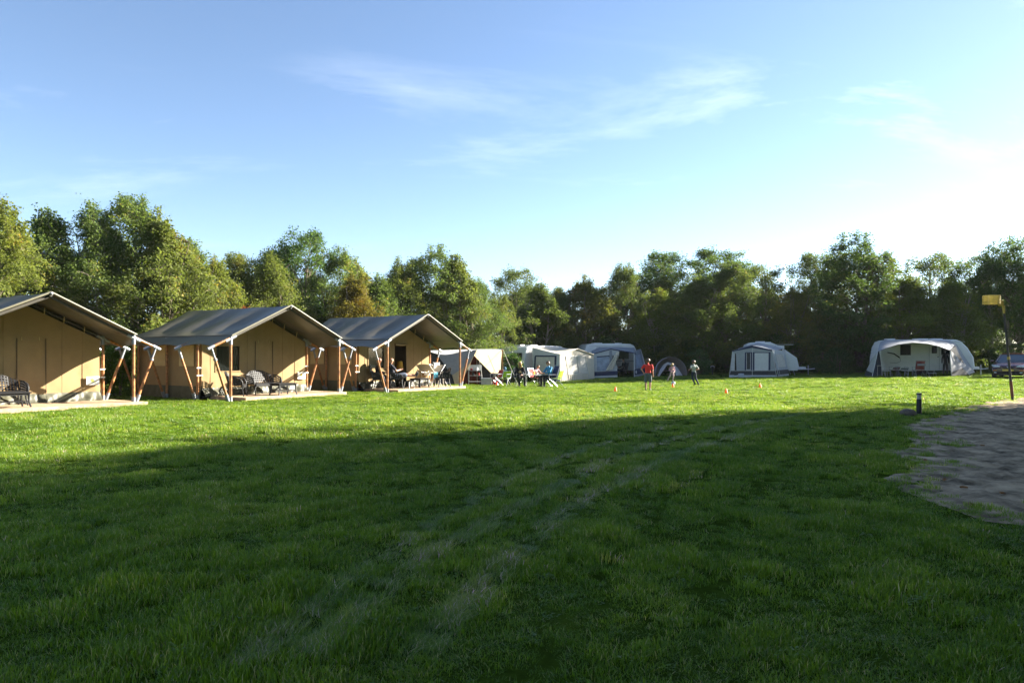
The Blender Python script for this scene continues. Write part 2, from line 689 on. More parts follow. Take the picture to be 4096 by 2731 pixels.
def build_grass():
    rs = np.random.RandomState(5)
    V, Fc, var, tint, pick, rot, scl, tone = [], [], [], [], [], [], [], []
    NV = 7
    for k in range(NV):
        nb = 46
        if k == 6:          # low broad-leaved weeds among the blades
            for b_ in range(16):
                r, a = .06 * math.sqrt(rs.rand()), rs.rand() * 6.283
                x0, y0 = r * math.cos(a), r * math.sin(a)
                L, w = .016 + .016 * rs.rand(), .005 + .004 * rs.rand()
                dx, dy = math.cos(a), math.sin(a)
                z0 = .022 + .03 * rs.rand()
                base = len(V)
                for (t_, ww, zz) in ((0, .35, 0), (.45, 1, .006), (.8, .7, .004), (1, 0, -.004)):
                    cx, cy = x0 + dx * L * t_, y0 + dy * L * t_
                    if ww > 0:
                        V.append((cx - dy * w * ww, cy + dx * w * ww, z0 + zz))
                        V.append((cx + dy * w * ww, cy - dx * w * ww, z0 + zz))
                    else:
                        V.append((cx, cy, z0 + zz))
                Fc += [(base, base + 1, base + 3, base + 2), (base + 2, base + 3, base + 5, base + 4), (base + 4, base + 5, base + 6)]
                var += [k] * 7
                tint += [.15 + .3 * rs.rand()] * 7
                pick += [0] * 7
                rot += [(0, 0, 0)] * 7
                scl += [(1, 1, 1)] * 7
                tone += [0] * 7
            continue
        for b_ in range(nb):
            r, a = .105 * math.sqrt(rs.rand()), rs.rand() * 6.283
            x0, y0 = r * math.cos(a), r * math.sin(a)
            h = (.045 + .045 * rs.rand()) * (1.15 if k > 3 else 1)
            lean = rs.rand() ** 1.4 * .75 + (.5 if k == 5 else 0)
            la = a + rs.randn() * 1.0 if rs.rand() < .6 else rs.rand() * 6.283
            if k == 5:
                la = rs.randn() * .5
            w = .0018 + .0012 * rs.rand()
            wa = la + 1.57 + rs.randn() * .4
            sxw, syw = math.cos(wa) * w, math.sin(wa) * w
            base = len(V)
            t_ = rs.rand() * .84 if rs.rand() > .075 else 1.0
            for q, (hh, ll_, ww) in enumerate(((0, 0, 1), (.42, .25, .95), (.78, .62, .65), (1.0, 1.05, 0))):
                cx = x0 + math.cos(la) * lean * ll_ * h
                cy = y0 + math.sin(la) * lean * ll_ * h
                cz = h * hh * (1 - .35 * lean * ll_ * .8) - .004
                if ww > 0:
                    V.append((cx - sxw * ww, cy - syw * ww, cz))
                    V.append((cx + sxw * ww, cy + syw * ww, cz))
                else:
                    V.append((cx, cy, cz))
            Fc += [(base, base + 1, base + 3, base + 2), (base + 2, base + 3, base + 5, base + 4), (base + 4, base + 5, base + 6)]
            var += [k] * 7
            tint += [t_] * 7
            pick += [0] * 7
            rot += [(0, 0, 0)] * 7
            scl += [(1, 1, 1)] * 7
            tone += [0] * 7
    bands = ((2.3, 4.5, 230, .95), (4.5, 8, 150, 1.0), (8, 13, 85, 1.12), (13, 22, 42, 1.35), (22, 34, 22, 1.7), (34, 58, 12, 2.1))
    for (y0, y1, dens, sc) in bands:
        half = lambda y: .74 * y + 1.6
        area = (half(y0) + half(y1)) * (y1 - y0)
        n = int(area * dens)
        ys = np.sqrt(rs.rand(n) * (y1 ** 2 - y0 ** 2) + y0 ** 2)
        xs = (rs.rand(n) * 2 - 1) * (.74 * ys + 1.6)
        for x, y in zip(xs.tolist(), ys.tolist()):
            sm = sand_mask(x, y)
            if sm > .9:
                continue
            if sm > -.10 and rs.rand() < min(.975, .35 + .9 * (sm + .10) + .55 * nz(x, y, 1.9, 21)):
                continue
            skip = False
            for (cx, cy, yaw, n0, n1, s0, s1) in FOOTPRINTS:
                dx, dy = x - cx, y - cy
                cn, sn = math.cos(yaw), math.sin(yaw)
                nn_, ss = dx * cn - dy * sn, dx * sn + dy * cn
                if n0 < nn_ < n1 and s0 < ss < s1:
                    skip = True
                    break
            if skip:
                continue
            lush = nz(x, y, .55, 1) * .5 + nz(x, y, 1.6, 4) * .65 + nz(x, y, 3.6, 6) * .45
            s = sc * (.84 + .30 * lush + .25 * rs.rand())
            tn = .28 + (.28 * lush if y < 22 else .1 * lush) + .34 * nz(x, y, .45, 7) + .30 * nz(x, y, 1.9, 9) + .22 * (rs.rand() - .5) + (.5 if rs.rand() < .012 else 0)
            rx, ry, rzz = rs.randn() * .12, rs.randn() * .12, rs.rand() * 6.283
            pk = rs.randint(0, 5)
            if rs.rand() < .02 + .16 * max(0, nz(x, y, 1.1, 31)):
                pk = 6
            if sm > -.10:
                s *= .8
                tn += .25 * rs.rand()
            d, kind, dv = track_at(x, y) if y < 30 else (9, None, None)
            if d < 1.25:
                k = 1 - .55 * max(0, d - .5)
                patch = .5 + .9 * nz(x, y, .9, 12)
                if kind == 'pale':
                    pk = 5
                    rzz = math.atan2(dv[1], dv[0]) + rs.randn() * .35
                    s *= .85
                    tn += .55 * k * max(0, min(1, patch + .15))
                else:
                    s *= .60 + .25 * rs.rand()
                    tn += -.35 + (.95 if patch > .66 and rs.rand() < .5 else 0)
                    if patch > .35 and rs.rand() < .55 and d < .9:
                        continue
            V.append((x, y, gz(x, y) + (.022 if sm > .0 else .002) + (max(-.004, .030 * lush) if y < 20 else 0)))
            var.append(-1)
            tint.append(0)
            pick.append(int(pk))
            rot.append((rx, ry, rzz))
            scl.append((s, s, min(s, .80 + .12 * s) * (.44 if y > 22 else .66) * max(.5, 1 + (.45 if y > 18 else 1.1) * lush)))
            tone.append(max(0, min(1, tn)))
    me = bpy.data.meshes.new("grass")
    me.from_pydata(V, [], Fc)
    me.materials.append(grass_material())

    def att(nm, ty, data, key="value"):
        a = me.attributes.new(nm, ty, 'POINT')
        a.data.foreach_set(key, np.array(data, dtype=np.int32 if ty == 'INT' else np.float32).ravel())
    att("var", 'INT', var)
    att("pick", 'INT', pick)
    att("tint", 'FLOAT', tint)
    att("tone", 'FLOAT', tone)
    att("scl", 'FLOAT_VECTOR', scl, "vector")
    att("rot", 'FLOAT_VECTOR', rot, "vector")
    o = link_mesh("grass", me)
    tag(o, "short thick green grass covering the whole lawn", "grass", None, "stuff")
    ng = bpy.data.node_groups.new("grass_scatter", 'GeometryNodeTree')
    ng.interface.new_socket("Geometry", in_out='INPUT', socket_type='NodeSocketGeometry')
    ng.interface.new_socket("Geometry", in_out='OUTPUT', socket_type='NodeSocketGeometry')
    N, L = ng.nodes, ng.links
    gi, go = N.new("NodeGroupInput"), N.new("NodeGroupOutput")

    def named(nm, ty):
        n = N.new("GeometryNodeInputNamedAttribute")
        n.data_type = ty
        n.inputs["Name"].default_value = nm
        return n.outputs["Attribute"]
    va = named("var", 'INT')

    def sep(k):
        c = N.new("FunctionNodeCompare")
        c.data_type = 'INT'
        c.operation = 'EQUAL'
        L.new(va, c.inputs[2])
        c.inputs[3].default_value = k
        s = N.new("GeometryNodeSeparateGeometry")
        s.domain = 'POINT'
        L.new(gi.outputs[0], s.inputs["Geometry"])
        L.new(c.outputs[0], s.inputs["Selection"])
        return s.outputs["Selection"]
    g2i = N.new("GeometryNodeGeometryToInstance")
    for k in reversed(range(NV)):
        L.new(sep(k), g2i.inputs[0])
    iop = N.new("GeometryNodeInstanceOnPoints")
    L.new(sep(-1), iop.inputs["Points"])
    L.new(g2i.outputs[0], iop.inputs["Instance"])
    iop.inputs["Pick Instance"].default_value = True
    L.new(named("pick", 'INT'), iop.inputs["Instance Index"])
    e2r = N.new("FunctionNodeEulerToRotation")
    L.new(named("rot", 'FLOAT_VECTOR'), e2r.inputs[0])
    L.new(e2r.outputs[0], iop.inputs["Rotation"])
    L.new(named("scl", 'FLOAT_VECTOR'), iop.inputs["Scale"])
    L.new(iop.outputs[0], go.inputs[0])
    md = o.modifiers.new("scatter", 'NODES')
    md.node_group = ng
    return o


# ================================================================== TREES
BARK = mat("bark", (.10, .078, .055), rough=.9, spec=.2, var=.35, vscale=5, bump=.8, bscale=18, rgb2=(.17, .14, .10))
PALE_BARK = mat("pale_bark", (.26, .22, .165), rough=.85, spec=.25, var=.3, vscale=7, bump=.6, bscale=22)


def leaf_material(name, dark, light, tcol, transl=.4, rough=.4, spec=.35):
    m = bpy.data.materials.new(name)
    m.use_nodes = True
    nn, ll = m.node_tree.nodes, m.node_tree.links
    p = nn["Principled BSDF"]
    p.inputs["Roughness"].default_value = rough
    p.inputs["Specular IOR Level"].default_value = spec
    a = nn.new("ShaderNodeAttribute")
    a.attribute_name = "tint"
    oi = nn.new("ShaderNodeObjectInfo")
    r = nn.new("ShaderNodeValToRGB")
    e = r.color_ramp.elements
    e[0].position, e[0].color = 0, (*dark, 1)
    e[1].position, e[1].color = .8, (*light, 1)
    e2 = e.new(1.0)
    e2.color = (light[0] * 2.0, light[1] * 1.15, light[2] * 1.0, 1)
    ll.new(a.outputs["Fac"], r.inputs[0])
    mx = nn.new("ShaderNodeMixRGB")
    mx.blend_type = 'MULTIPLY'
    mx.inputs[0].default_value = 1
    ll.new(r.outputs[0], mx.inputs[1])
    ll.new(oi.outputs["Color"], mx.inputs[2])
    ll.new(mx.outputs[0], p.inputs["Base Color"])
    tm = nn.new("ShaderNodeMixRGB")
    tm.blend_type = 'MULTIPLY'
    tm.inputs[0].default_value = 1
    tm.inputs[2].default_value = (*tcol, 1)
    ll.new(mx.outputs[0], tm.inputs[1])
    tr = nn.new("ShaderNodeBsdfTranslucent")
    ll.new(tm.outputs[0], tr.inputs["Color"])
    ms = nn.new("ShaderNodeMixShader")
    ms.inputs[0].default_value = transl
    ll.new(p.outputs[0], ms.inputs[1])
    ll.new(tr.outputs[0], ms.inputs[2])
    ll.new(ms.outputs[0], nn["Material Output"].inputs["Surface"])
    return m


LEAF = leaf_material("leaf", (.044, .072, .020), (.108, .135, .038), (1.3, 1.35, .75), .48, .60, .12)
LAUREL = leaf_material("laurel_leaf", (.020, .060, .010), (.060, .125, .020), (1.2, 1.5, .6), .25, .28, .5)


def leaf_mesh(name, P, size, seed, mat_, up_bias=.5, center=None, tint_fn=None):
    """one mesh of folded leaf faces at the points P"""
    rs = np.random.RandomState(seed)
    n = len(P)
    nrm = rs.randn(n, 3)
    nrm /= np.linalg.norm(nrm, axis=1, keepdims=True)
    nrm[:, 2] += up_bias
    if center is not None:
        o = P - center
        o /= np.linalg.norm(o, axis=1, keepdims=True) + 1e-6
        nrm += .45 * o
    nrm /= np.linalg.norm(nrm, axis=1, keepdims=True)
    d = rs.randn(n, 3)
    d -= nrm * (d * nrm).sum(1, keepdims=True)
    d /= np.linalg.norm(d, axis=1, keepdims=True)
    s = np.cross(nrm, d)
    L = (size * (.65 + .7 * rs.rand(n)))[:, None]
    w = L * (.34 + .12 * rs.rand(n))[:, None]
    fold = (L * .12) * rs.rand(n)[:, None]
    v = np.empty((n, 4, 3), np.float32)
    v[:, 0] = P - d * L * .5
    v[:, 1] = P - s * w + nrm * fold
    v[:, 2] = P + d * L * .5
    v[:, 3] = P + s * w + nrm * fold
    me = bpy.data.meshes.new(name)
    me.vertices.add(n * 4)
    me.vertices.foreach_set("co", v.ravel())
    base = np.arange(n) * 4
    tri = np.stack([base, base + 1, base + 2, base, base + 2, base + 3], -1).ravel().astype(np.int32)
    me.loops.add(n * 6)
    me.loops.foreach_set("vertex_index", tri)
    me.polygons.add(n * 2)
    me.polygons.foreach_set("loop_start", (np.arange(n * 2) * 3).astype(np.int32))
    me.polygons.foreach_set("loop_total", np.full(n * 2, 3, np.int32))
    me.update(calc_edges=True)
    a = me.attributes.new("tint", 'FLOAT', 'POINT')
    t = rs.rand(n) if tint_fn is None else np.clip(tint_fn(P) * .6 + rs.rand(n) * .45, 0, 1)
    a.data.foreach_set("value", np.repeat(t, 4).astype(np.float32))
    me.materials.append(mat_)
    return me


def make_tree(seed, H, Rc, style, nclump, per, leaf, wood=BARK, lmat=LEAF):
    """returns (wood mesh, leaf mesh) of a tree H high with crown radius Rc, standing at the origin"""
    rg = random.Random(seed)
    rs = np.random.RandomState(seed)
    if style == 'bushy':
        c0 = .05
        prof = lambda h: (math.sin(math.pi * min(1, (h * .80 + .17))) ** .75) * (1.02 - .45 * max(0, h - .6) / .4)
        nst = rg.choice((2, 3, 3, 4))
    elif style == 'oak':
        c0 = .34
        prof = lambda h: math.sqrt(max(0, 1 - ((h - .42) / .60) ** 2)) * (.9 if h < .2 else 1)
        nst = 1
    elif style == 'tall':
        c0 = .12
        prof = lambda h: (math.sin(math.pi * min(1, h * .82 + .15)) ** .6)
        nst = rg.choice((1, 2))
    else:                       # 'shrub'
        c0 = .0
        prof = lambda h: math.sqrt(max(0, 1 - max(0, h - .25) ** 2 / .57))
        nst = 4
    stems = []
    wb = MB()
    for k in range(nst):
        a = rg.random() * 6.283
        off = .0 if nst == 1 else Rc * .16
        top = Vector((math.cos(a) * Rc * (.12 if nst == 1 else .42), math.sin(a) * Rc * (.12 if nst == 1 else .42), H * (rg.uniform(.80, .95))))
        b0 = Vector((math.cos(a) * off, math.sin(a) * off, -.1))
        pts = []
        for i in range(9):
            t = i / 8
            p = b0.lerp(top, t)
            p.x += (b0.x - top.x) * .35 * math.sin(t * 3.14) + .09 * H / 8 * math.sin(t * 7 + k * 2)
            p.y += (b0.y - top.y) * .35 * math.sin(t * 3.14) + .09 * H / 8 * math.cos(t * 6 + k * 3)
            pts.append(p)
        r0 = (.021 if nst == 1 else .0125) * H * rg.uniform(.85, 1.2)
        rad = [r0 * (1 - .9 * (i / 8)) + .008 for i in range(9)]
        rad[0] *= 1.25
        wb.path(pts, rad, 7)
        stems.append((pts, rad))
    pos = []
    sub_c = []
    for c in range(nclump):
        for _ in range(30):
            h = rg.random()
            a = rg.random() * 6.283
            rr = rg.random() ** .45 * .98
            if rr > .35 or rg.random() < .4:
                break
        pr = prof(h) * (.82 + .36 * noise.noise(Vector((math.cos(a) * 1.4, math.sin(a) * 1.4, h * 3 + seed))))
        cp = Vector((math.cos(a) * rr * Rc * pr, math.sin(a) * rr * Rc * pr, H * (c0 + (1 - c0) * h) * .985))
        # the limb carrying this clump
        st = min(stems, key=lambda s_: min((p - cp).xy.length for p in s_[0]))
        zt = max(.12 * H, cp.z - (cp.xy.length * rg.uniform(.5, 1.1)))
        j = min(range(len(st[0])), key=lambda q: abs(st[0][q].z - zt))
        p0 = st[0][j]
        mid = p0.lerp(cp, .5) + Vector((rg.uniform(-.15, .15), rg.uniform(-.15, .15), rg.uniform(-.1, .2))) * Rc * .35
        rb = max(.012, st[1][j] * rg.uniform(.3, .5))
        wb.path([p0, mid, cp], [rb, rb * .6, .006], 4, cap=False)
        cr = rg.uniform(.13, .30) * Rc * (.75 if h > .85 else 1)
        ns = max(3, int(per / 26))
        for q in range(ns):
            dv = Vector(rs.randn(3).tolist()).normalized()
            sp = cp + Vector((dv.x * cr, dv.y * cr, dv.z * cr * .75)) * rg.uniform(.35, 1.0)
            sp.z = max(.15, sp.z)
            if q % 2 == 0:
                wb.path([cp, cp.lerp(sp, .6) + Vector((0, 0, .05)), sp], [.011, .008, .003], 3, cap=False)
            sub_c.append(sp)
        # loose upright shoots on the outline
        if h > .45 and style in ('bushy', 'tall') and rg.random() < .6:
            tip = cp + Vector((rg.uniform(-.15, .15), rg.uniform(-.15, .15), rg.uniform(.6, 1.0))) * (H * .12)
            wb.path([cp, tip], [.012, .003], 3, cap=False)
            for q in range(5):
                sub_c.append(cp.lerp(tip, .35 + .15 * q))
                pos.append(np.array(tip)[None] * 0 + np.array(cp.lerp(tip, .4 + .13 * q))[None] + rs.randn(7, 3) * (.055 * H / 8))
    for sp in sub_c:
        n = 26
        sg = .115 * (Rc / 2.2) ** .5
        q = rs.randn(n, 3) * sg * np.array([1.15, 1.15, .85])
        pos.append(np.array(sp)[None] + q)
    P = np.concatenate(pos).astype(np.float32)
    P[:, 2] = np.maximum(P[:, 2], .05)
    Pm = np.array([0, 0, H * .5], np.float32)
    ph = rs.rand(3) * 6
    tf = lambda q: .5 + .5 * np.sin(q[:, 0] * 1.9 + ph[0]) * np.sin(q[:, 1] * 1.7 + ph[1]) * np.sin(q[:, 2] * 1.5 + ph[2])
    lm = leaf_mesh("crown", P, leaf, seed, lmat, .45, Pm, tf)
    wm = wb.mesh("trunk", wood, True)
    return wm, lm


TREE_KINDS = {}
for i in range(8):
    TREE_KINDS['b%d' % i] = (make_tree(100 + i, 8.0, 2.5 + .25 * (i % 4), 'bushy', 118, 235, (.085, .10, .115)[i % 3], PALE_BARK if i in (1, 3, 5) else BARK), 8.0)
for i in range(4):
    TREE_KINDS['o%d' % i] = (make_tree(200 + i, 10.0, 4.0 + .3 * (i % 2), 'oak', 105, 260, .12), 10.0)
for i in range(4):
    TREE_KINDS['t%d' % i] = (make_tree(300 + i, 9.5, 2.7 + .2 * (i % 2), 'tall', 120, 240, .10), 9.5)
for i in range(3):
    TREE_KINDS['s%d' % i] = (make_tree(400 + i, 2.2, 1.25, 'shrub', 30, 230, .095), 2.2)
TREE_KINDS['l0'] = (make_tree(500, 2.1, 1.15, 'shrub', 46, 240, .085, BARK, LAUREL), 2.1)
# sparse ones with thin lower crowns, light shows through
TREE_KINDS['p0'] = (make_tree(601, 10.0, 4.1, 'oak', 74, 260, .125), 10.0)
TREE_KINDS['p1'] = (make_tree(602, 9.0, 2.8, 'tall', 70, 220, .11, PALE_BARK), 9.0)

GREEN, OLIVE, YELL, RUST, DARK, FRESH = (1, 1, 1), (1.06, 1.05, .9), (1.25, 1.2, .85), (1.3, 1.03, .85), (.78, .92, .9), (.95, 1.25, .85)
SUNNY_GREEN, SUNNY_OLIVE, SUNNY_YELL = (1.34, 1.40, 1.4), (1.52, 1.38, 1.3), (1.62, 1.44, 1.15)   # leaf colours brightened to stand for sun on the row behind the tents


def put_tree(kind, x, y, h, width, colr, label, name="broadleaf_tree", cat="tree", group=None, rz=None):
    (wm, lm), h0 = TREE_KINDS[kind]
    t = thing(name, label, cat, (x, y, gz(x, y) - .03), rnd.random() * 6.283 if rz is None else rz, group)
    t.scale = (h / h0 * width, h / h0 * width, h / h0)
    w = link_mesh("trunk", wm, t)
    c = link_mesh("crown", lm, t)
    c.color = (*colr, 1)
    w.color = (1, 1, 1, 1)
    return t


def tree_px(kind, px, ty, Y, width, colr, label, **kw):
    x = (px - 2048) / 2900 * Y
    h = (EYE + (1421 - ty) * Y / 2900 - gz(x, Y)) * .965
    return put_tree(kind, x, Y, h, width, colr, label, **kw)


GL = "trees in the row behind the safari tents"
GF = "trees along the far side of the field"
# the sunlit row behind the tents
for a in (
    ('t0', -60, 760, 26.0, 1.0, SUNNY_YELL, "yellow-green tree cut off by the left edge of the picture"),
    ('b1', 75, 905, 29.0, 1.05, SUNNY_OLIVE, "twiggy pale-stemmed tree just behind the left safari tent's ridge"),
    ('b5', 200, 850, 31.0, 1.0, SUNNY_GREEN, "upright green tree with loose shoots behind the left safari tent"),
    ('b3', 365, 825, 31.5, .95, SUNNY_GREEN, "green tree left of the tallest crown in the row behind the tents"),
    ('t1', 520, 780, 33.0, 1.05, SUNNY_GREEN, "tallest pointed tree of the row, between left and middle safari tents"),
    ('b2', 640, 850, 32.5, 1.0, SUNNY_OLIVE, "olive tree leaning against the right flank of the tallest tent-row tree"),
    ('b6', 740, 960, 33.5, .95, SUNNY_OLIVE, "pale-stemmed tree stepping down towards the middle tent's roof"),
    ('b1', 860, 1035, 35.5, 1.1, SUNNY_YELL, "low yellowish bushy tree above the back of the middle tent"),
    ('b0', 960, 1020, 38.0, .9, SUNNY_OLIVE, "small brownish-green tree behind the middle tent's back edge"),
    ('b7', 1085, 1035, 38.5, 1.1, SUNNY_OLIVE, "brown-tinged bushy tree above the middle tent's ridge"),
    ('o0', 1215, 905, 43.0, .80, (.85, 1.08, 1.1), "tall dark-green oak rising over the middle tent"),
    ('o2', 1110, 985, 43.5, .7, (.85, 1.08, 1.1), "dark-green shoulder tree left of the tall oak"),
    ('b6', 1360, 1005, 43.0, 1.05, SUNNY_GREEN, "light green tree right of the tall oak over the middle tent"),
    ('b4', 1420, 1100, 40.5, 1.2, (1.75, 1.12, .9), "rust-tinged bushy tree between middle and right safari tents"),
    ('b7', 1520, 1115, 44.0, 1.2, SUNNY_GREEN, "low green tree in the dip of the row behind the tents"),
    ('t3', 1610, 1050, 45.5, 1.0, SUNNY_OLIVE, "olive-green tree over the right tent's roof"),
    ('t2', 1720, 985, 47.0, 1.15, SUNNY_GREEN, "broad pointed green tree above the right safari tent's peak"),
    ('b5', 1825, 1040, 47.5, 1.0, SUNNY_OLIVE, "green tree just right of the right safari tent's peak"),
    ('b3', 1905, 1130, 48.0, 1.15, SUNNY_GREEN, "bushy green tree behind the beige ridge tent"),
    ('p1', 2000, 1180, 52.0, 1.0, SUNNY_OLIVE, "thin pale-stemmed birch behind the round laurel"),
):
    a = list(a)
    if a[1] < 760:
        a[2] += 16
    tree_px(*a, group=GL)
# far side, sun behind them
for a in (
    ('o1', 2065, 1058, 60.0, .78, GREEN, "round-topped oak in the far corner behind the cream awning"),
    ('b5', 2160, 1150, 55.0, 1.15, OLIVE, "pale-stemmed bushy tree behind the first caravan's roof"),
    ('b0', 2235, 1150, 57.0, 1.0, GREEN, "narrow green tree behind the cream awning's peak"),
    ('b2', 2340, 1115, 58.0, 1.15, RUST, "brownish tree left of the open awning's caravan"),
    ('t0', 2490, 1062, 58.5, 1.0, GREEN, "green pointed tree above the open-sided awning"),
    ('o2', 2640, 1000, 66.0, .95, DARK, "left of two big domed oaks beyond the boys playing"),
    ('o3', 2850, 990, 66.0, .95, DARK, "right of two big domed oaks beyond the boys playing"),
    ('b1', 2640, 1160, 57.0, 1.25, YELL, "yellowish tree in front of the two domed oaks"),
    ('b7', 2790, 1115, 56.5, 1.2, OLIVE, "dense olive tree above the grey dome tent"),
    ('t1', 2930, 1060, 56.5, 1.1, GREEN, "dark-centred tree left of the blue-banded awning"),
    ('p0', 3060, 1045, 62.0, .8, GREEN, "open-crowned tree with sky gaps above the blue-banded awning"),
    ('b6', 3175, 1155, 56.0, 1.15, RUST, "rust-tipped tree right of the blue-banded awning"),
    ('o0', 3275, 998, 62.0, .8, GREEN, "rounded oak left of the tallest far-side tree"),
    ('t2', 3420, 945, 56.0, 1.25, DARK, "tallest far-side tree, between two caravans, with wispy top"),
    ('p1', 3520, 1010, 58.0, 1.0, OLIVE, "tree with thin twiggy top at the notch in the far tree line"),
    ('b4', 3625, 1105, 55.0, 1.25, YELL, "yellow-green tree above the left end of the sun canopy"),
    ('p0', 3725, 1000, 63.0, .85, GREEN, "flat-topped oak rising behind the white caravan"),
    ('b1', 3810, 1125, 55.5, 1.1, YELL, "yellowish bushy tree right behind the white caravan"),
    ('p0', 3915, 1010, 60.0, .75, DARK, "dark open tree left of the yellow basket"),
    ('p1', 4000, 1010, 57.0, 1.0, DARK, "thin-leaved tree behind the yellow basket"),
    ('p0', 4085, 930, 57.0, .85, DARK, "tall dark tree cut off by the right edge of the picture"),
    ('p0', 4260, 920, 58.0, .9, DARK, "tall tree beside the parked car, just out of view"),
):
    a = list(a)
    a[4] *= 1.16
    tree_px(*a, group=GF)
def spread_labels(objs, bins, noun):
    """give each of a run of look-alikes a label by the thing it stands behind and its place among its neighbours there"""
    words = {1: ("",), 2: ("left of two ", "right of two "), 3: ("leftmost of three ", "middle one of three ", "rightmost of three "), 4: ("leftmost of four ", "second from left of four ", "third from left of four ", "rightmost of four ")}
    lists = {}
    for o in objs:
        px = 2048 + 2900 * o.location.x / o.location.y
        b_ = [t for lim, t in bins if px < lim]
        lists.setdefault(b_[0] if b_ else bins[-1][1], []).append((px, o))
    for place, l in lists.items():
        l.sort(key=lambda q: q[0])
        n = len(l)
        ord_ = ("leftmost", "second from left", "third from left", "fourth from left", "fifth from left", "sixth from left", "seventh from left", "eighth from left")
        for i, (px, o) in enumerate(l):
            if n == 1:
                o["label"] = "lone " + noun + " " + place
            elif n <= 4:
                o["label"] = words[n][i] + noun + "s " + place
            else:
                o["label"] = ord_[i] + " of the " + noun + "s " + place


BINS_L = ((400, "seen over the left safari tent"), (800, "in the gap between left and middle tents"), (1150, "seen over the middle safari tent"), (1500, "in the gap between middle and right tents"), (1750, "seen over the right safari tent"), (9999, "behind the beige ridge tent"))
BINS_F = ((2250, "behind the cream-white caravan"), (2400, "behind the cream porch awning"), (2600, "behind the half-open awning"), (2760, "behind the grey dome tent"), (2900, "between dome tent and blue-banded awning"), (3160, "behind the blue-banded awning"), (3460, "between blue-banded awning and sun canopy"), (3900, "behind the long white caravan"), (4096, "behind the parked maroon car"), (9999, "just beyond the picture's right edge"))
back_l, back_f = [], []
# a second row further back closes the gaps
for i in range(9):
    t = 4 + i * 4.3
    x, y = -24.5 + .548 * t, 28.5 + .837 * t
    back_l.append(put_tree(('b2', 't0', 'b4', 'o1', 'b0')[i % 5], x, y, rnd.uniform(6.6, 7.6), 1.1, (SUNNY_GREEN, SUNNY_OLIVE)[i % 2], "tree of the back row, mostly hidden behind the tent-side trees", group="back row behind the tents"))
for i in range(15):
    x, y = 1.0 + i * 3.1, 63.5 + rnd.uniform(-1, 1)
    back_f.append(put_tree(('b2', 'b0', 't1', 'b4')[i % 4], x, y, rnd.uniform(6.8, 8.2), 1.15, (DARK, OLIVE, GREEN)[i % 3], "tree of the back row, mostly hidden behind the far-side trees", group="back row on the far side"))
spread_labels(back_l, BINS_L, "half-hidden back-row tree")
spread_labels(back_f, BINS_F, "half-hidden back-row tree")
# lower bushy trees that fill the foot of the far row
low_f = []
for i, px in enumerate((2120, 2260, 2420, 2560, 2700, 2840, 2985, 3110, 3240, 3350, 3480, 3580, 3690, 3840)):
    low_f.append(tree_px(('b7', 'b2', 'b5', 'b0')[i % 4], px, 1235 + (i * 37) % 60, 58.0 + (i % 3) * .7, 1.25, ((1.15, 1.22, 1.0), (1.3, 1.2, .95), (1.0, 1.2, 1.0))[i % 3], "low bushy tree filling the foot of the far row", group="low trees in the far row"))
spread_labels(low_f, BINS_F, "low bushy tree")
# tall unseen trees: those at right shade the near half of the lawn
k = 0
for (x, y, h) in ((27.5, 25.2, 14.5), (24.8, 21.0, 16.5), (28.5, 17.8, 16), (24.4, 14.0, 14), (28.0, 9.6, 15), (24.0, 6.6, 14), (27.5, 2.4, 15), (23.5, -1.2, 14.5), (27, -5.5, 15),
                  (34, 26.5, 15), (33.5, 20.5, 15), (34, 13.0, 15), (33.5, 5.0, 15), (21.0, -6.0, 14), (33, -2.5, 15), (41, 29, 15), (10, 1.0, 12), (14.5, 5.0, 12), (6, -4.5, 12), (2.5, -5.0, 13), (31.0, 23.2, 17.0), (31.5, 16.5, 15)):  # some added for light: those by the camera dim the sky, others block sun streaks
    put_tree(('t0', 'o1', 't2', 'o3', 't1')[k % 5], x, y, h, 1.0, GREEN, "tall tree out of view beside the field, shading the near lawn", group="trees right of the view", rz=k * 1.3)
    k += 1

# shrubs that close the foot of the tree rows
GS = "shrubs at the foot of the trees"
SH = []
for i in range(17):
    t = 1.5 + i * 2.45
    x, y = -19.6 + .548 * t, 25.2 + .837 * t
    SH.append((x + rnd.uniform(-.5, .5), y + rnd.uniform(-.4, .6), rnd.uniform(2.1, 3.0), FRESH if i in (4, 5, 9) else SUNNY_GREEN, "leafy green shrub at the foot of the trees behind the tents"))
for i in range(24):
    x = 2.5 + i * 1.62
    y = 57.0 - (.045 * (x - 2)) + rnd.uniform(-.8, .8)
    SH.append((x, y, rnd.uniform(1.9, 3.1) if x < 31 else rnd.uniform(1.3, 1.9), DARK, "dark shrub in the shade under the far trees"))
shr_l, shr_f = [], []
for i, (x, y, h, c, lb) in enumerate(SH):
    o = put_tree('s%d' % (i % 3), x, y, h, rnd.uniform(1.0, 1.3), c, lb, "shrub", "shrub", GS)
    (shr_l if i < 17 else shr_f).append(o)
spread_labels(shr_l, BINS_L, "leafy green shrub")
spread_labels(shr_f, BINS_F, "dark shaded shrub")
tree_px('s1', 470, 1385, 27.0, .9, FRESH, "fresh green shrub lit between left and middle tents", name="shrub", cat="shrub")
tree_px('s0', 978, 1215, 36.0, .55, (2.6, .6, .9), "small red-leaved bush behind the middle tent's roof", name="shrub", cat="shrub")
tree_px('l0', 2046, 1412, 45.8, 1.0, (1, 1, 1), "round glossy laurel between beige tent and caravan", name="laurel_bush", cat="bush")
tree_px('l0', 2790, 1395, 54.0, 1.15, (.9, 1, 1), "glossy dark bush right of the grey dome tent", name="laurel_bush", cat="bush")
tree_px('s2', 3345, 1390, 52.5, 1.1, (.6, .8, .8), "dark rounded bush left of the sun canopy", name="shrub", cat="shrub")


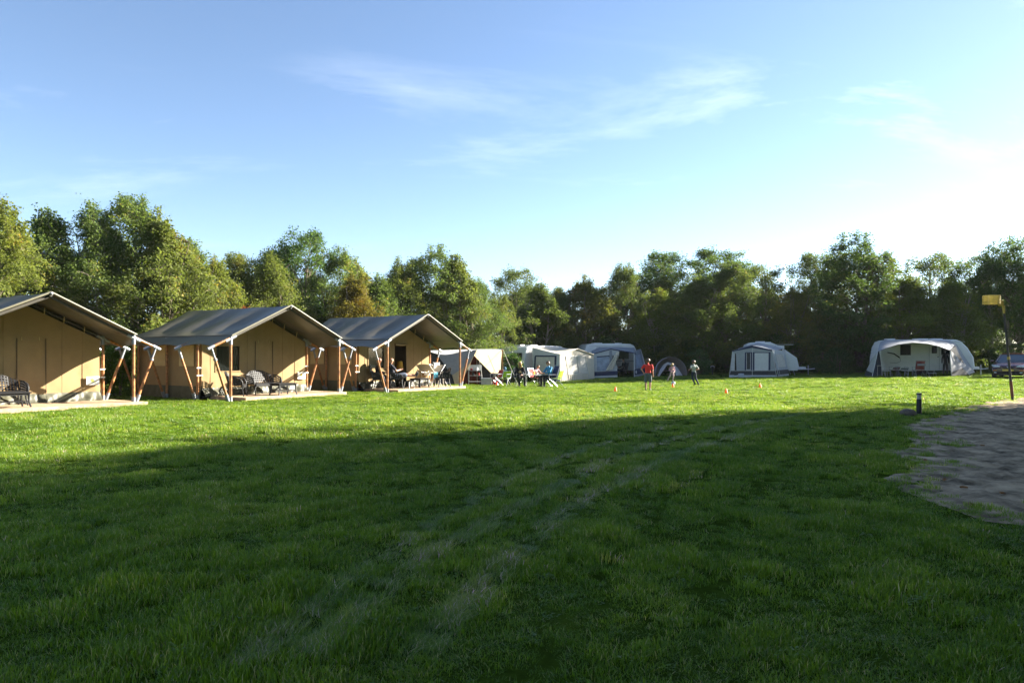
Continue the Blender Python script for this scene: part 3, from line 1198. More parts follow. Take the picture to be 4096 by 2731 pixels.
# leafy undergrowth under the two rows: one mass
def undergrowth():
    rs = np.random.RandomState(77)
    P = []
    for (x0, y0, x1, y1, n, hh, dep) in ((-21.5, 25.5, 0.5, 59.0, 26000, 3.6, 2.6), (1.0, 60.5, 40.0, 59.5, 30000, 3.8, 3.4), (1, 66, 44, 66, 9000, 2.4, 3)):
        t = rs.rand(n)
        nxn, nyn = -(y1 - y0), (x1 - x0)
        ln = math.hypot(nxn, nyn)
        off = (rs.rand(n) - .35) * dep
        x = x0 + (x1 - x0) * t + nxn / ln * off
        y = y0 + (y1 - y0) * t + nyn / ln * off
        lim = hh * (.55 + .45 * np.sin(t * 37 + 1) * np.sin(t * 91)) * np.where(x > 30, .5, 1.0)
        z = rs.rand(n) ** 1.3 * np.maximum(.5, lim)
        P.append(np.stack([x, y, z + gz_np(x, y)], -1))
    P = np.concatenate(P).astype(np.float32)
    me = leaf_mesh("undergrowth", P, .19, 9, LEAF, .5, None, lambda q: .5 + .5 * np.sin(q[:, 0] * 1.3) * np.sin(q[:, 1] * 1.1))
    o = link_mesh("undergrowth", me)
    o.color = (1.15, 1.25, 1.1, 1)
    tag(o, "leafy undergrowth filling the shade below the tree rows", "undergrowth", None, "stuff")


undergrowth()

# ================================================================== SAFARI TENTS
ROOF_M = mat("roof_canvas", (.090, .080, .056), rough=.40, spec=.55, var=.16, vscale=1.2, bump=.10, bscale=60, rgb2=(.100, .090, .064))
SHADED_POLE = mat("shaded_pole", (.045, .040, .028), rough=.7, var=.15)  # dark tone painted on the inner poles for the shade under the roof
CANVAS = mat("tan_canvas", (.305, .213, .108), rough=.85, spec=.15, var=.07, vscale=2.5, bump=.15, bscale=120, transl=.03)
FLAP_M = mat("window_flap_canvas", (.56, .43, .22), rough=.85, spec=.15, var=.06, transl=.1)
SKIRT = mat("skirt_pvc", (.085, .083, .055), rough=.5, spec=.3, var=.22, vscale=4, bump=.25, bscale=14)
WOOD = mat("varnished_wood", (.27, .105, .034), rough=.42, spec=.5, var=.35, vscale=9, bump=.1, bscale=50, rgb2=(.36, .155, .05), coat=.2)
STEEL = mat("galvanised_steel", (.24, .25, .27), rough=.5, metal=.5, var=.15, vscale=20)
TRIM = mat("roof_edge_trim", (.15, .14, .095), rough=.5, spec=.4, var=.1)
SEAM = mat("dark_seam", (.12, .08, .04), rough=.8, var=.1)
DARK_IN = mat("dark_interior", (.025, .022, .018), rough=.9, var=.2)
CURTAIN = mat("drawn_curtain", (.075, .085, .045), rough=.8, var=.3, vscale=8)
PANE = glass_mat("window_pane", (.012, .014, .014), .08, .35)
DECK_M = mat("deck_plank", (.36, .235, .135), rough=.72, spec=.3, var=.22, vscale=5, bump=.3, bscale=30, rgb2=(.44, .31, .20))
SIGN_M = mat("white_sign", (.78, .78, .74), rough=.5, var=.03)
SUNNY = mat("sign_yellow", (.80, .50, .03), rough=.5, var=.05)
SUNGREEN = mat("sign_green", (.30, .42, .06), rough=.5, var=.05)

TW, THE, THR, TP, TL, TO = 4.817, 2.12, 3.23, 1.795, 6.01, .82
TK = (THR - THE) / (TW / 2)
ROWS = (0.0, -TP, -2 * TP, -3 * TP)


def roof_z(s):
    return THR - TK * abs(s)


def sag(n):
    t = (n % TP) / TP
    return math.sin(math.pi * t) ** 2


def safari_tent(label, cx, cy, yaw, base, opened, deck_n1, sign_label, deck_label):
    t = thing("safari_tent", label, "tent", (cx, cy, base), -yaw, "safari tents in a row")
    FOOTPRINTS.append((cx, cy, yaw, -6.2, deck_n1, -2.45, 2.7))
    K = "st_"
    # roof: two slopes with sag between the frames
    for sd, nm in ((-1, 'a'), (1, 'b')):
        def fn(u, v, sd=sd):
            n = .10 - (TL + .10) * u
            s = v * TW / 2
            sg = .125 * sag(n) * math.sin(math.pi * min(1, v * 1.02)) + .035 * sag(n) * (1 - v) * .6
            wob = .012 * noise.noise(Vector((n * 1.3, s * 1.7, sd * 4)))
            return (n, sd * s, roof_z(s) + .055 - sg + wob)
        b = MB().sheet(fn, 72, 20, .008)
        o = b.build("roof", ROOF_M, t, True, K + "roof" + nm)

        def fn2(u, v, sd=sd):
            n = .04 - (TL - .02) * u
            s = TW / 2 - .07 + v * .71
            up = .07 * sag(n) * v
            return (n, sd * (s - .05 * sag(n) * v), roof_z(s) + .040 + up - .05 * v - .03 * sag(n) * math.sin(math.pi * v))
        MB().sheet(fn2, 60, 6, .006).build("roof_flap", ROOF_M, t, True, K + "flap" + nm)
        # edge trim on the front gable
        MB().path([(.115, 0, THR + .062), (.115, sd * TW / 4, roof_z(TW / 4) + .058), (.115, sd * (TW / 2 + .04), roof_z(TW / 2 + .04) + .058)], .030, 8).build("roof_edge", TRIM, t, True, K + "edge" + nm)
    MB().tube((.12, 0, THR - .02), (-TL + .05, 0, THR - .02), .045, n=8).build("ridge_pole", SHADED_POLE, t, True, K + "ridge")
    MB().ball((.13, 0, THR + .02), .05, 8, 6).build("ridge_cap", STEEL, t, True, K + "ridgecap")
    # frames
    for ri, n in enumerate(ROWS):
        for sd in (-1, 1):
            s0, s1 = sd * TW / 2, sd * (TW / 2 + TO)
            z1 = roof_z(TW / 2 + TO)
            kk = K + "%d%d" % (ri, sd)
            bm_ = MB().tube((n, s0 + sd * .02, roof_z(TW / 2 + .02) - .03), (n, s1 - sd * .12, z1 - .02 + .12 * TK), .043, n=8).build("rafter", WOOD, t, True, kk + "raf")
            MB().tube((n, 0, THR - .05), (n, s0 + sd * .02, roof_z(TW / 2 + .02) - .04), .045, n=8).build("shaded_rafter", SHADED_POLE, bm_, True, kk + "rsl")  # inner length of the rafter, coloured dark as if shaded
            MB().tube((n, s1 - sd * .20, z1 + .20 * TK - .02), (n, s1 + sd * .03, z1 - .03 * TK - .02), .055, n=8).build("rafter_cap", STEEL, bm_, True, kk + "cap")
            zb = .09 if (sd > 0 and n > -2) else .0
            post = MB().tube((n, s0, zb + .02), (n, s0, THE - .04), .045, n=10).build("post", WOOD, t, True, kk + "post")
            MB().tube((n, s0, THE - .26), (n, s0, THE + .03), .060, n=10).build("post_bracket", STEEL, post, True, kk + "pb")
            MB().tube((n, s0, zb - .02), (n, s0, zb + .15), .058, n=10).build("post_shoe", STEEL, post, True, kk + "ps")
            rb = roof_z(abs(s0)) - .06
            MB().tube((n, s0 - sd * .20, rb + .20 * TK), (n, s0 + sd * .20, rb - .20 * TK), .056, n=8).build("rafter_bracket", STEEL, bm_, True, kk + "rb")
            p0, p1 = Vector((n, s0 + sd * .09, zb)), Vector((n, s1 - sd * .10, z1 + .03))
            st = MB().tube(p0.lerp(p1, .02), p0.lerp(p1, .80), .043, n=10).build("strut", WOOD, t, True, kk + "strut")
            MB().tube(p0, p0.lerp(p1, .13), .058, n=10).build("strut_shoe", STEEL, st, True, kk + "ss")
            MB().tube(p0.lerp(p1, .79), p0.lerp(p1, 1.0), .034 if n == 0 else .045, n=10).build("strut_sleeve", STEEL, st, True, kk + "sl")
            if n == 0:
                q = p0.lerp(p1, .775)
                MB().tube(q - (p1 - p0) * .018, q + (p1 - p0) * .018, .062, n=10).build("strut_ring", STEEL, st, True, kk + "sr")
            if ri == 1:
                for zz in (1.08, .82):
                    MB().box((n + .02, s0 - sd * .06, zz), (.05, .22, .035)).build("post_strap", SIGN_M, post, False, kk + "strap%d" % int(zz * 100))
    # inner tent: front wall with window and door openings, built as panels round them
    NW = -1.74
    SW = 2.28
    topz = lambda s: min(roof_z(s) - .16, 9)

    def wrinkle(s, z, k=1.0):
        low = max(0, 1 - z / 1.3)
        edge = max(0, abs(s) - 1.2)
        return k * (.024 * noise.noise(Vector((s * 1.4, z * .9, 2))) + .012 * math.sin(s * 9 + z * 2.5) * max(0, noise.noise(Vector((s * .9, z * 1.1, 11)))) + .030 * low * edge * math.sin(s * 11 + z * 5) * .6 + .006 * noise.noise(Vector((s * 6, z * 1.2, 5))))
    WS0, WS1, WZ0, WZ1 = -1.74, -.78, .95, 1.84
    DS0, DS1, DZ1 = -.10, .68, 1.98
    sk = .36

    def panel(name, s0, s1, z0, z1, m, key, n=NW, k=1.0, parent=t, nu=None, nv=None):
        zt = z1 if callable(z1) else (lambda s: z1)
        zb_ = z0 if callable(z0) else (lambda s: z0)

        def fn(u, v):
            s = s0 + (s1 - s0) * u
            a, b_ = zb_(s), zt(s)
            z = a + (b_ - a) * v
            return (n + wrinkle(s, z, k), s, z)
        return MB().sheet(fn, nu or max(4, int((s1 - s0) * 14)), nv or 16, .006).build(name, m, parent, True, key)
    tag_o = "o" if opened else "c"
    panel("front_wall", -SW, WS0, sk, topz, CANVAS, K + "fw1")
    panel("front_wall", WS0, WS1, sk, WZ0, CANVAS, K + "fw2", nv=8)
    panel("front_wall", WS0, WS1, WZ1, topz, CANVAS, K + "fw3", nv=8)
    panel("front_wall", WS1, DS0, sk, topz, CANVAS, K + "fw4")
    panel("front_wall", DS0, DS1, DZ1, topz, CANVAS, K + "fw5", nv=8)
    panel("front_wall", DS1, SW, sk, topz, CANVAS, K + "fw6")

    # skirt: creased plastic, billowing out at the foot
    def skirt_fn(sa, sb):
        def fn(u, v):
            s = sa + (sb - sa) * u
            z = .10 + (sk + .02 - .10) * v
            f = (1 - v)
            fold = abs(math.sin(s * 5.2 + (1 - v) * 1.7 + .8 * noise.noise(Vector((s * 2, 1, 3))))) ** 2.2
            n = NW + .012 + f * .10 + f * .10 * fold + .025 * noise.noise(Vector((s * 7, v * 2, 6)))
            return (n, s, z)
        return fn
    MB().sheet(skirt_fn(-SW, DS0), 90, 10, .005).build("skirt", SKIRT, t, True, K + "sk1")
    MB().sheet(skirt_fn(DS1, SW), 70, 10, .005).build("skirt", SKIRT, t, True, K + "sk2")
    if not opened:
        panel("door", DS0 + .012, DS1 - .012, sk, DZ1 + .03, CANVAS, K + "door", n=NW + .015, k=1.3)
        MB().sheet(skirt_fn(DS0 + .01, DS1 - .01), 30, 10, .005).build("skirt", SKIRT, t, True, K + "sk3")
        for s in (DS0, DS1):
            MB().box((NW + .024, s, (sk + DZ1) / 2 - .05), (.016, .028, DZ1 - sk + .2)).build("zip", SEAM, t, False, K + "zip%d" % int(s * 100))
        for s in (.02, .5):
            MB().box((NW + .03, s, 2.02), (.02, .018, .10)).build("door_tie", FLAP_M, t, False, K + "tie%d" % int(s * 100))
    else:
        # rolled-up door and dim room
        MB().path([(NW + .05, DS0, DZ1 + .03), (NW + .06, (DS0 + DS1) / 2, DZ1 + .0), (NW + .05, DS1, DZ1 + .03)], .055, 10).build("rolled_door", CANVAS, t, True, K + "rolled")
    # seams
    for s in (-1.95, -.44, 1.15, 1.75):
        z1 = topz(s)
        MB().box((NW + .012 + wrinkle(s, 1.2), s, (sk + z1) / 2), (.008, .018, z1 - sk - .06)).build("seam", CANVAS, t, False, K + "seam%d" % int(s * 100))
    # window
    wn_ = MB().box((NW - .035, (WS0 + WS1) / 2, (WZ0 + WZ1) / 2), (.006, WS1 - WS0 - .01, WZ1 - WZ0 - .01)).build("window", PANE, t, False, K + "pane")
    f = MB()
    for (c, sz) in (((NW, (WS0 + WS1) / 2, WZ1 + .012), (.03, WS1 - WS0 + .07, .035)), ((NW, (WS0 + WS1) / 2, WZ0 - .012), (.03, WS1 - WS0 + .07, .035)),
                    ((NW, WS0 - .012, (WZ0 + WZ1) / 2), (.026, .035, WZ1 - WZ0)), ((NW, WS1 + .012, (WZ0 + WZ1) / 2), (.026, .035, WZ1 - WZ0))):
        f.box((c[0] + .012, c[1], c[2]), sz)
    f.build("window_frame", CANVAS, wn_, False, K + "wframe")

    def cur(a, b_):
        def fn(u, v):
            s = a + (b_ - a) * u
            return (NW - .10 + .02 * math.sin(s * 60), s + .10 * (1 - v) * (1 - u), WZ0 + (WZ1 - WZ0) * v)
        return fn
    if not opened:
        MB().sheet(cur(WS0 + .02, WS0 + .36), 14, 6, .005).build("curtain", CURTAIN, wn_, True, K + "cur1")
        MB().sheet(cur(WS1 - .40, WS1 - .05), 14, 6, .005).build("curtain", CURTAIN, wn_, True, K + "cur2")
    # side and back walls, floor, inner ceiling
    for sd in (-1, 1):
        def fn(u, v, sd=sd):
            n = NW - u * (TL - 2.05)
            z = sk + .06 + (THE + .02 - sk) * v
            return (n, sd * (SW + .02 * noise.noise(Vector((n * 2, z, sd))) + .05 * (1 - v) * .4), z)
        MB().sheet(fn, 40, 12, .006).build("side_wall", CANVAS, t, True, K + "side%d" % sd)

        def fns(u, v, sd=sd):
            n = NW - u * (TL - 2.05)
            return (n, sd * (SW + .04 + .03 * (1 - v) + .02 * noise.noise(Vector((n * 5, v, sd)))), .0 + .44 * v)
        MB().sheet(fns, 60, 5, .006).build("skirt", SKIRT, t, True, K + "sskirt%d" % sd)
        for nn_ in (-2.55, -4.25):
            MB().box((nn_, sd * (SW + .05), 1.50), (.86, .02, .74), bevel=.006).build("window_flap", FLAP_M, t, False, K + "wf%d%d" % (sd, int(nn_ * 100)))
    MB().sheet(lambda u, v: (NW - (TL - 2.05), -SW + 2 * SW * u, .0 + (topz(-SW + 2 * SW * u)) * v), 12, 10, .006).build("back_wall", CANVAS, t, True, K + "back")
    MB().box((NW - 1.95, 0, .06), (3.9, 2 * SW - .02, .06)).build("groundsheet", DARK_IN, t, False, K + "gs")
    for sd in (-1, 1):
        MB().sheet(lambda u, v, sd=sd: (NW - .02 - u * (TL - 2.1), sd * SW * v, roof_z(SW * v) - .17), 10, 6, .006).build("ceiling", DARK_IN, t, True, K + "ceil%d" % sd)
    # toggles along the inner front edge
    for sd in (-1, 1):
        for s in (.6, 1.15, 1.75):
            MB().tube((NW + .10, sd * s, roof_z(s) - .20), (NW + .14, sd * s, roof_z(s) + .0), .016, n=6).build("toggle", FLAP_M, t, False, K + "tog%d%d" % (sd, int(s * 100)))
    # guy line from the front strut
    # wooden deck with its planks
    d = thing("wooden_deck", deck_label, "deck", (cx, cy, base), -yaw, "wooden decks before the safari tents")
    s0, s1 = -1.93, 2.66
    npl = 14
    n0 = -1.80
    pw = (deck_n1 - n0) / npl
    for i in range(npl):
        nn_ = n0 + (i + .5) * pw
        MB().box((0, 0, 0), (pw - .008, s1 - s0, .030), bevel=.004).build("plank", DECK_M, d, False, K + "plank%.3f" % pw).location = (nn_, (s0 + s1) / 2 + rnd.uniform(-.012, .012), .080 + rnd.uniform(-.002, .002))
    MB().box((deck_n1 + .012, (s0 + s1) / 2, .042), (.026, s1 - s0 + .01, .115), bevel=.004).build("edge_board", DECK_M, d, False, K + "edgeb%.2f" % deck_n1)
    for sd, s in ((-1, s0 - .016), (1, s1 + .016)):
        MB().box(((n0 + deck_n1) / 2, s, .040), (deck_n1 - n0 + .02, .026, .11), bevel=.004).build("side_board", DECK_M, d, False, K + "sideb%d%.2f" % (sd, deck_n1))
    for i in range(4):
        MB().box(((n0 + deck_n1) / 2, s0 + .2 + i * (s1 - s0 - .4) / 3, .025), (deck_n1 - n0 - .05, .07, .075)).build("joist", DECK_M, d, False, K + "joist%.2f" % deck_n1)
    # small sign hung on the wall
    sg_ = thing("tent_sign", sign_label, "sign", (cx, cy, base), -yaw, "signs on the tent fronts")
    pb_ = Vector((NW + .09, 2.02, .72))
    MB().box(pb_, (.012, .40, .27), bevel=.003).build("board", SIGN_M, sg_)
    MB().ball(pb_ + Vector((.008, -.02, .03)), (.004, .065, .05), 10, 6).build("emblem", SUNNY, sg_)
    e = MB()
    e.path([pb_ + Vector((.008, -.15, -.06)), pb_ + Vector((.009, -.02, -.02)), pb_ + Vector((.008, .12, -.09))], [.004, .013, .003], 5)
    e.path([pb_ + Vector((.008, -.12, .05)), pb_ + Vector((.009, .0, .0)), pb_ + Vector((.008, .13, .02))], [.003, .010, .003], 5)
    e.build("emblem", SUNGREEN, sg_)
    return t


def tent_pt(cx, cy, yaw, n, s):
    return Vector((cx + math.cos(yaw) * n + math.sin(yaw) * s, cy - math.sin(yaw) * n + math.cos(yaw) * s, 0))


TENTS = [(-12.998, 20.355, .581), (-7.977, 25.933, .570), (-3.731, 31.451, .584)]
BASES = [.125, .14, .135]
safari_tent("tan safari tent at the left edge of the picture, gable partly cut off", *TENTS[0], BASES[0], False, .30,
            "white sign with sunny emblem on the left safari tent", "wooden deck of the left safari tent, cut by the picture edge")
safari_tent("middle tan safari tent with closed door and curtained window", *TENTS[1], BASES[1], False, .12,
            "white sign with sunny emblem on the middle safari tent", "wooden deck of the middle safari tent with black lattice furniture")
safari_tent("right tan safari tent with open dark doorway", *TENTS[2], BASES[2], True, .12,
            "white sign beside the right safari tent's lounger", "wooden deck of the right safari tent where a man sits")

# ================================================================== GARDEN FURNITURE ON THE DECKS
BLACKP = mat("black_plastic", (.017, .017, .018), rough=.5, spec=.22, var=.15, vscale=12)


def lattice(b, fn, nu, nv, thick, border=.06):
    """sheet of criss-cross strips: diamond holes inside a solid border"""
    cu, cv = 6, 6

    def hole(u, v):
        if u < border or u > 1 - border or v < border * 1.3 or v > 1 - border * 1.3:
            return False
        a = (u * nu) % 1 - .5
        c = (v * nv) % 1 - .5
        return abs(a) + abs(c) < .36
    return b.sheet(fn, nu * cu, nv * cv, thick, hole)


def lattice_chair(label, loc, rz, width=.60, key="armchair", name="lattice_armchair", cat="armchair", group=None):
    """plastic lattice armchair or bench; faces local +x"""
    t = thing(name, label, cat, loc, rz, group)
    w = width
    sh = .40
    MB().sheet(lambda u, v: (-.24 + .50 * u, -w / 2 + .03 + (w - .06) * v, sh + .012 * math.sin(u * 3.14)), 8, 8, .025).build("seat", BLACKP, t, True, key + "seat")
    MB().box((.255, 0, sh - .05), (.025, w - .04, .10), bevel=.01).build("seat_apron", BLACKP, t, False, key + "apr")

    def bk(u, v):
        y = -w / 2 + w * u
        e = abs(2 * u - 1)
        top = sh + .46 - .17 * max(0, e - .35) ** 1.3 / .57 * 1.0
        z = sh - .02 + (top - sh + .02) * v
        return (-.26 - .13 * v + .10 * max(0, e - .6) / .4, y, z)
    lattice(MB(), bk, max(7, int(w * 13)), 6, .018, .05 if w < .8 else .03).build("backrest", BLACKP, t, False, key + "back")
    for sd in (-1, 1):
        def arm(u, v, sd=sd):
            x = -.26 + .48 * u
            z0 = sh - .02
            z1 = sh + .29 - .13 * u ** 2
            return (x, sd * (w / 2 + .02 + .03 * v), z0 + (z1 - z0) * v)
        lattice(MB(), arm, 6, 4, .016, .08).build("side_panel", BLACKP, t, False, key + "sp%d" % sd)
        MB().path([(-.30, sd * (w / 2 + .05), sh + .30), (-.05, sd * (w / 2 + .055), sh + .275), (.16, sd * (w / 2 + .05), sh + .21), (.24, sd * (w / 2 + .045), sh + .10), (.25, sd * (w / 2 + .03), sh - .03)], [.03, .034, .034, .028, .024], 6, flat=.5).build("armrest", BLACKP, t, True, key + "ar%d" % sd)
        for fx in (-1, 1):
            x0, x1 = (.22, .27) if fx > 0 else (-.24, -.31)
            MB().path([(x0, sd * (w / 2 - .03), sh), (x0 * 1.02, sd * (w / 2 - .01), .2), (x1, sd * (w / 2 + .02), 0)], [.032, .024, .020], 6).build("leg", BLACKP, t, True, key + "leg%d%d" % (sd, fx))
    return t


def low_table(label, loc, rz, lx=.55, ly=.85, h=.42):
    t = thing("plastic_table", label, "table", loc, rz, "low black tables on the decks")
    k = "lowtab"
    MB().box((0, 0, h - .018), (lx, ly, .036), bevel=.012).build("table_top", BLACKP, t, False, k + "t")
    MB().box((0, 0, h - .065), (lx - .10, ly - .12, .05)).build("table_apron", BLACKP, t, False, k + "a")
    MB().box((0, 0, .16), (lx - .08, ly - .12, .018)).build("lower_shelf", BLACKP, t, False, k + "s")
    for sx in (-1, 1):
        for sy in (-1, 1):
            MB().path([(sx * (lx / 2 - .05), sy * (ly / 2 - .06), h - .03), (sx * (lx / 2 - .055), sy * (ly / 2 - .065), .16), (sx * (lx / 2 - .02), sy * (ly / 2 - .02), 0)], [.034, .024, .026], 6).build("leg", BLACKP, t, True, k + "l%d%d" % (sx, sy))
    return t


def on_deck(i, n, s):
    p = tent_pt(*TENTS[i], n, s)
    p.z = BASES[i] + .096
    return p


Y2 = -TENTS[1][2]
lattice_chair("black lattice bench on the left deck, cut by the picture edge", on_deck(0, -1.20, -.72), -TENTS[0][2], 1.12, "bench", "lattice_bench", "bench", "lattice benches")
low_table("low black table before the bench on the left deck", on_deck(0, -.35, -.82), -TENTS[0][2])
lattice_chair("black lattice armchair at the left end of the middle deck", on_deck(1, -.95, -1.45), Y2 + .75, .60, "armchair", group="lattice armchairs")
lattice_chair("black lattice bench against the middle tent's front wall", on_deck(1, -1.18, -.15), Y2, 1.12, "bench", "lattice_bench", "bench", "lattice benches")
low_table("low black table before the bench on the middle deck", on_deck(1, -.30, .0), Y2)
# right deck
Y3 = -TENTS[2][2]
lattice_chair("black lattice armchair in which the bald man sits", on_deck(2, -.75, -1.12), Y3 + .95, .60, "armchair", group="lattice armchairs")
lattice_chair("black lattice armchair at the right end of the right deck", on_deck(2, -.25, 1.40), Y3 - 2.1, .60, "armchair", group="lattice armchairs")
low_table("low black table carrying the bald man's feet", on_deck(2, -.55, .22), Y3 + .2)
ap = on_deck(2, -1.05, -1.75)
lattice_chair("empty black lattice armchair behind the bald man", ap, Y3 + .6, .60, "armchair", group="lattice armchairs")
WHITEP = mat("white_plastic", (.68, .68, .66), rough=.4, var=.05)
st = thing("plastic_stool", "small white and black stool under the bald man's knees", "stool", on_deck(2, -.60, -.42), Y3)
MB().box((0, 0, .30), (.30, .30, .035), bevel=.01).build("seat", BLACKP, st)
for sx in (-1, 1):
    for sy in (-1, 1):
        MB().tube((sx * .12, sy * .12, .29), (sx * .16, sy * .16, 0), .018, n=6).build("leg", WHITEP, st)
# sun lounger with a canopy behind the right armchair
TUBE = mat("white_tube", (.70, .70, .68), rough=.35, spec=.5, var=.05)
LOUNGE = mat("lounger_cloth", (.50, .43, .33), rough=.8, var=.08, transl=.2)
TEAL = mat("teal_towel", (.035, .19, .26), rough=.9, var=.15)
STRIPE_W = mat("white_stripe_cloth", (.72, .70, .66), rough=.85, var=.05)
STRIPE_D = mat("brown_stripe_cloth", (.20, .15, .12), rough=.85, var=.1)
lo = thing("sun_lounger", "reclining sun lounger with beige sunshade on the right deck", "lounger", on_deck(2, -.95, 1.55), Y3 + .35)
MB().sheet(lambda u, v: (-.30 + .60 * u, -.95 + 1.25 * v, .62 + .02 * math.sin(u * 3.14)), 6, 8, .012).build("seat", LOUNGE, lo, True)
MB().sheet(lambda u, v: (-.30 + .60 * u, .30 + .62 * v, .62 + .34 * v), 6, 6, .012).build("backrest", LOUNGE, lo, True)
MB().sheet(lambda u, v: (-.34 + .68 * u, -1.15 + .62 * v, .98 - .30 * v + .05 * math.sin(u * 3.14)), 8, 6, .008).build("sunshade", LOUNGE, lo, True)
for sx in (-1, 1):
    MB().path([(sx * .31, -1.18, .97), (sx * .31, -.55, .66), (sx * .31, .30, .62), (sx * .31, .95, .98)], .014, 6).build("side_rail", TUBE, lo, True)
    for (ya, yb) in ((-.6, -.35), (.35, .15), (.55, .75)):
        MB().path([(sx * .31, ya, .64), (sx * .30, yb, .01)], .013, 6).build("leg", TUBE, lo, True)
tw = thing("teal_towel", "teal towel hanging over the sun lounger's edge", "towel", on_deck(2, -.95, 1.55), Y3 + .35)
MB().sheet(lambda u, v: (.335 + .02 * math.sin(v * 9) - .02 * u, -.70 + .62 * v, .66 - .30 * u), 6, 8, .006).build("cloth", TEAL, tw, True)
sc = thing("striped_chair", "folding chair with white and brown striped back on the right deck", "chair", on_deck(2, -1.25, 2.35), Y3 + .15)
for i in range(7):
    MB().box((-.06 - .0 * i, -.21 + i * .07, .86), (.012, .068, .44)).build("stripe", STRIPE_W if i % 2 == 0 else STRIPE_D, sc)
for i in range(7):
    MB().box((.16, -.21 + i * .07, .44), (.42, .068, .012)).build("stripe", STRIPE_W if i % 2 == 0 else STRIPE_D, sc)
for sy in (-1, 1):
    MB().path([(-.10, sy * .26, 1.10), (-.05, sy * .26, .62), (.36, sy * .26, .0)], .013, 6).build("side_frame", TUBE, sc, True)
    MB().path([(.36, sy * .26, .62), (-.02, sy * .26, .62), (-.18, sy * .26, .0)], .013, 6).build("armrest", TUBE, sc, True)
# things seen inside the open tent
RUSTY = mat("rust_cushion", (.30, .075, .022), rough=.8, var=.15)
YELC = mat("yellow_lampshade", (.70, .40, .04), rough=.7, var=.1, transl=.2)
sf = thing("sofa", "rust-orange sofa seen through the right tent's window", "sofa", tent_pt(*TENTS[2], -2.35, -1.15) + Vector((0, 0, BASES[2] + .09)), Y3)
MB().box((0, 0, .24), (.70, 1.5, .40), bevel=.05).build("seat", RUSTY, sf)
MB().box((-.02, 0, .68), (.22, 1.5, .62), bevel=.05).build("backrest", RUSTY, sf)
for sy in (-1, 1):
    MB().box((.05, sy * .82, .40), (.70, .16, .72), bevel=.04).build("armrest", RUSTY, sf)
lp = thing("table_lamp", "yellow lampshade just inside the open tent door", "lamp", tent_pt(*TENTS[2], -1.98, .52) + Vector((0, 0, BASES[2] + .09)), Y3)
MB().lathe([(.16, .0), (.15, .05), (.025, .07), (.02, .85)], 12).build("stand", BLACKP, lp, True)
MB().lathe([(.15, .84), (.11, 1.16)], 14, cap=False).build("lamp_shade", YELC, lp, True)
ck = thing("kitchen_cupboard", "dark cupboard in the open doorway's dim room", "cupboard", tent_pt(*TENTS[2], -3.0, .2) + Vector((0, 0, BASES[2] + .09)), Y3)
MB().box((0, 0, .45), (.5, .9, .9), bevel=.02).build("carcass", mat("dark_wood", (.06, .035, .02), rough=.5), ck)
for sy in (-1, 1):
    MB().box((.262, sy * .22, .45), (.02, .42, .80), bevel=.008).build("door", mat("dark_wood_door", (.09, .05, .025), rough=.5), ck)
MB().lathe([(.10, .9), (.13, .96), (.14, 1.06), (.05, 1.08)], 12, (0, .1, 0)).build("bowl", WHITEP, ck, True)

# ================================================================== TRACED SURFACES


class Pl:
    """a plane of cloth in the place, addressed by where the survey photo shows its points"""

    def __init__(s, p0, n):
        s.p0, s.n = Vector(p0), Vector(n).normalized()
        if s.n.y > 0:
            s.n = -s.n

    def pt(s, px, py, off=0.0):
        d = Vector(((px - 2048) / 2900, 1, (1421 - py) / 2900))
        e = Vector((0, 0, EYE))
        p0 = s.p0 + s.n * off
        return e + d * ((p0 - e).dot(s.n) / d.dot(s.n))

    def poly(s, pts, m, name, parent, off=0.0, thick=.012, conv=None, smooth=False):
        P = [s.pt(*(conv(*p) if conv else p), off) for p in pts]
        inv = parent.matrix_basis.inverted() if parent else Matrix()
        P = [inv @ p for p in P]
        nl = (inv.to_3x3() @ s.n).normalized()
        return MB().prism(P, nl * -thick).build(name, m, parent, smooth)


def world_mb(parent, verts):
    inv = parent.matrix_basis.inverted()
    return [inv @ Vector(v) for v in verts]


def patch(name, m, parent, fn, nu, nv, thick=.01):
    """sheet given in world coordinates, stored under its thing"""
    inv = parent.matrix_basis.inverted()
    return MB().sheet(lambda u, v: inv @ Vector(fn(u, v)), nu, nv, thick).build(name, m, parent, True)


def rope(name, m, parent, pts, r=.008):
    inv = parent.matrix_basis.inverted()
    return MB().path([inv @ Vector(p) for p in pts], r, 6).build(name, m, parent, True)


def lerp(a, b, t):
    return Vector(a).lerp(Vector(b), t)


def pline(pts, t):
    """point at fraction t of a polyline"""
    pts = [Vector(p) for p in pts]
    L = [(b - a).length for a, b in zip(pts[:-1], pts[1:])]
    d = t * sum(L)
    for a, b, l in zip(pts[:-1], pts[1:], L):
        if d <= l:
            return a.lerp(b, d / l if l else 0)
        d -= l
    return pts[-1]


CREAM = mat("cream_awning", (.74, .68, .57), rough=.75, spec=.2, var=.06, vscale=3, transl=.30)
CREAM_SIDE = mat("grey_white_awning", (.62, .63, .64), rough=.7, spec=.25, var=.06, transl=.12)
CLEARPVC = mat("clear_pvc", (.80, .77, .71), rough=.35, spec=.35, var=.10, vscale=7, transl=.35)
GREYBLUE = mat("grey_blue_awning", (.30, .33, .38), rough=.7, spec=.3, var=.08, transl=.15)
PALEGREY = mat("pale_grey_awning", (.54, .56, .58), rough=.7, spec=.25, var=.07, transl=.15)
NAVY = mat("navy_trim", (.020, .032, .085), rough=.6, spec=.3, var=.15)
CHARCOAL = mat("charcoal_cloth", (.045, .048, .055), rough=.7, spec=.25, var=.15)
BLUEPANE = mat("blue_tinted_pvc", (.32, .38, .50), rough=.3, spec=.5, var=.25, vscale=3)
CARAVAN_W = mat("caravan_white", (.76, .76, .74), rough=.33, spec=.5, var=.05, vscale=2)
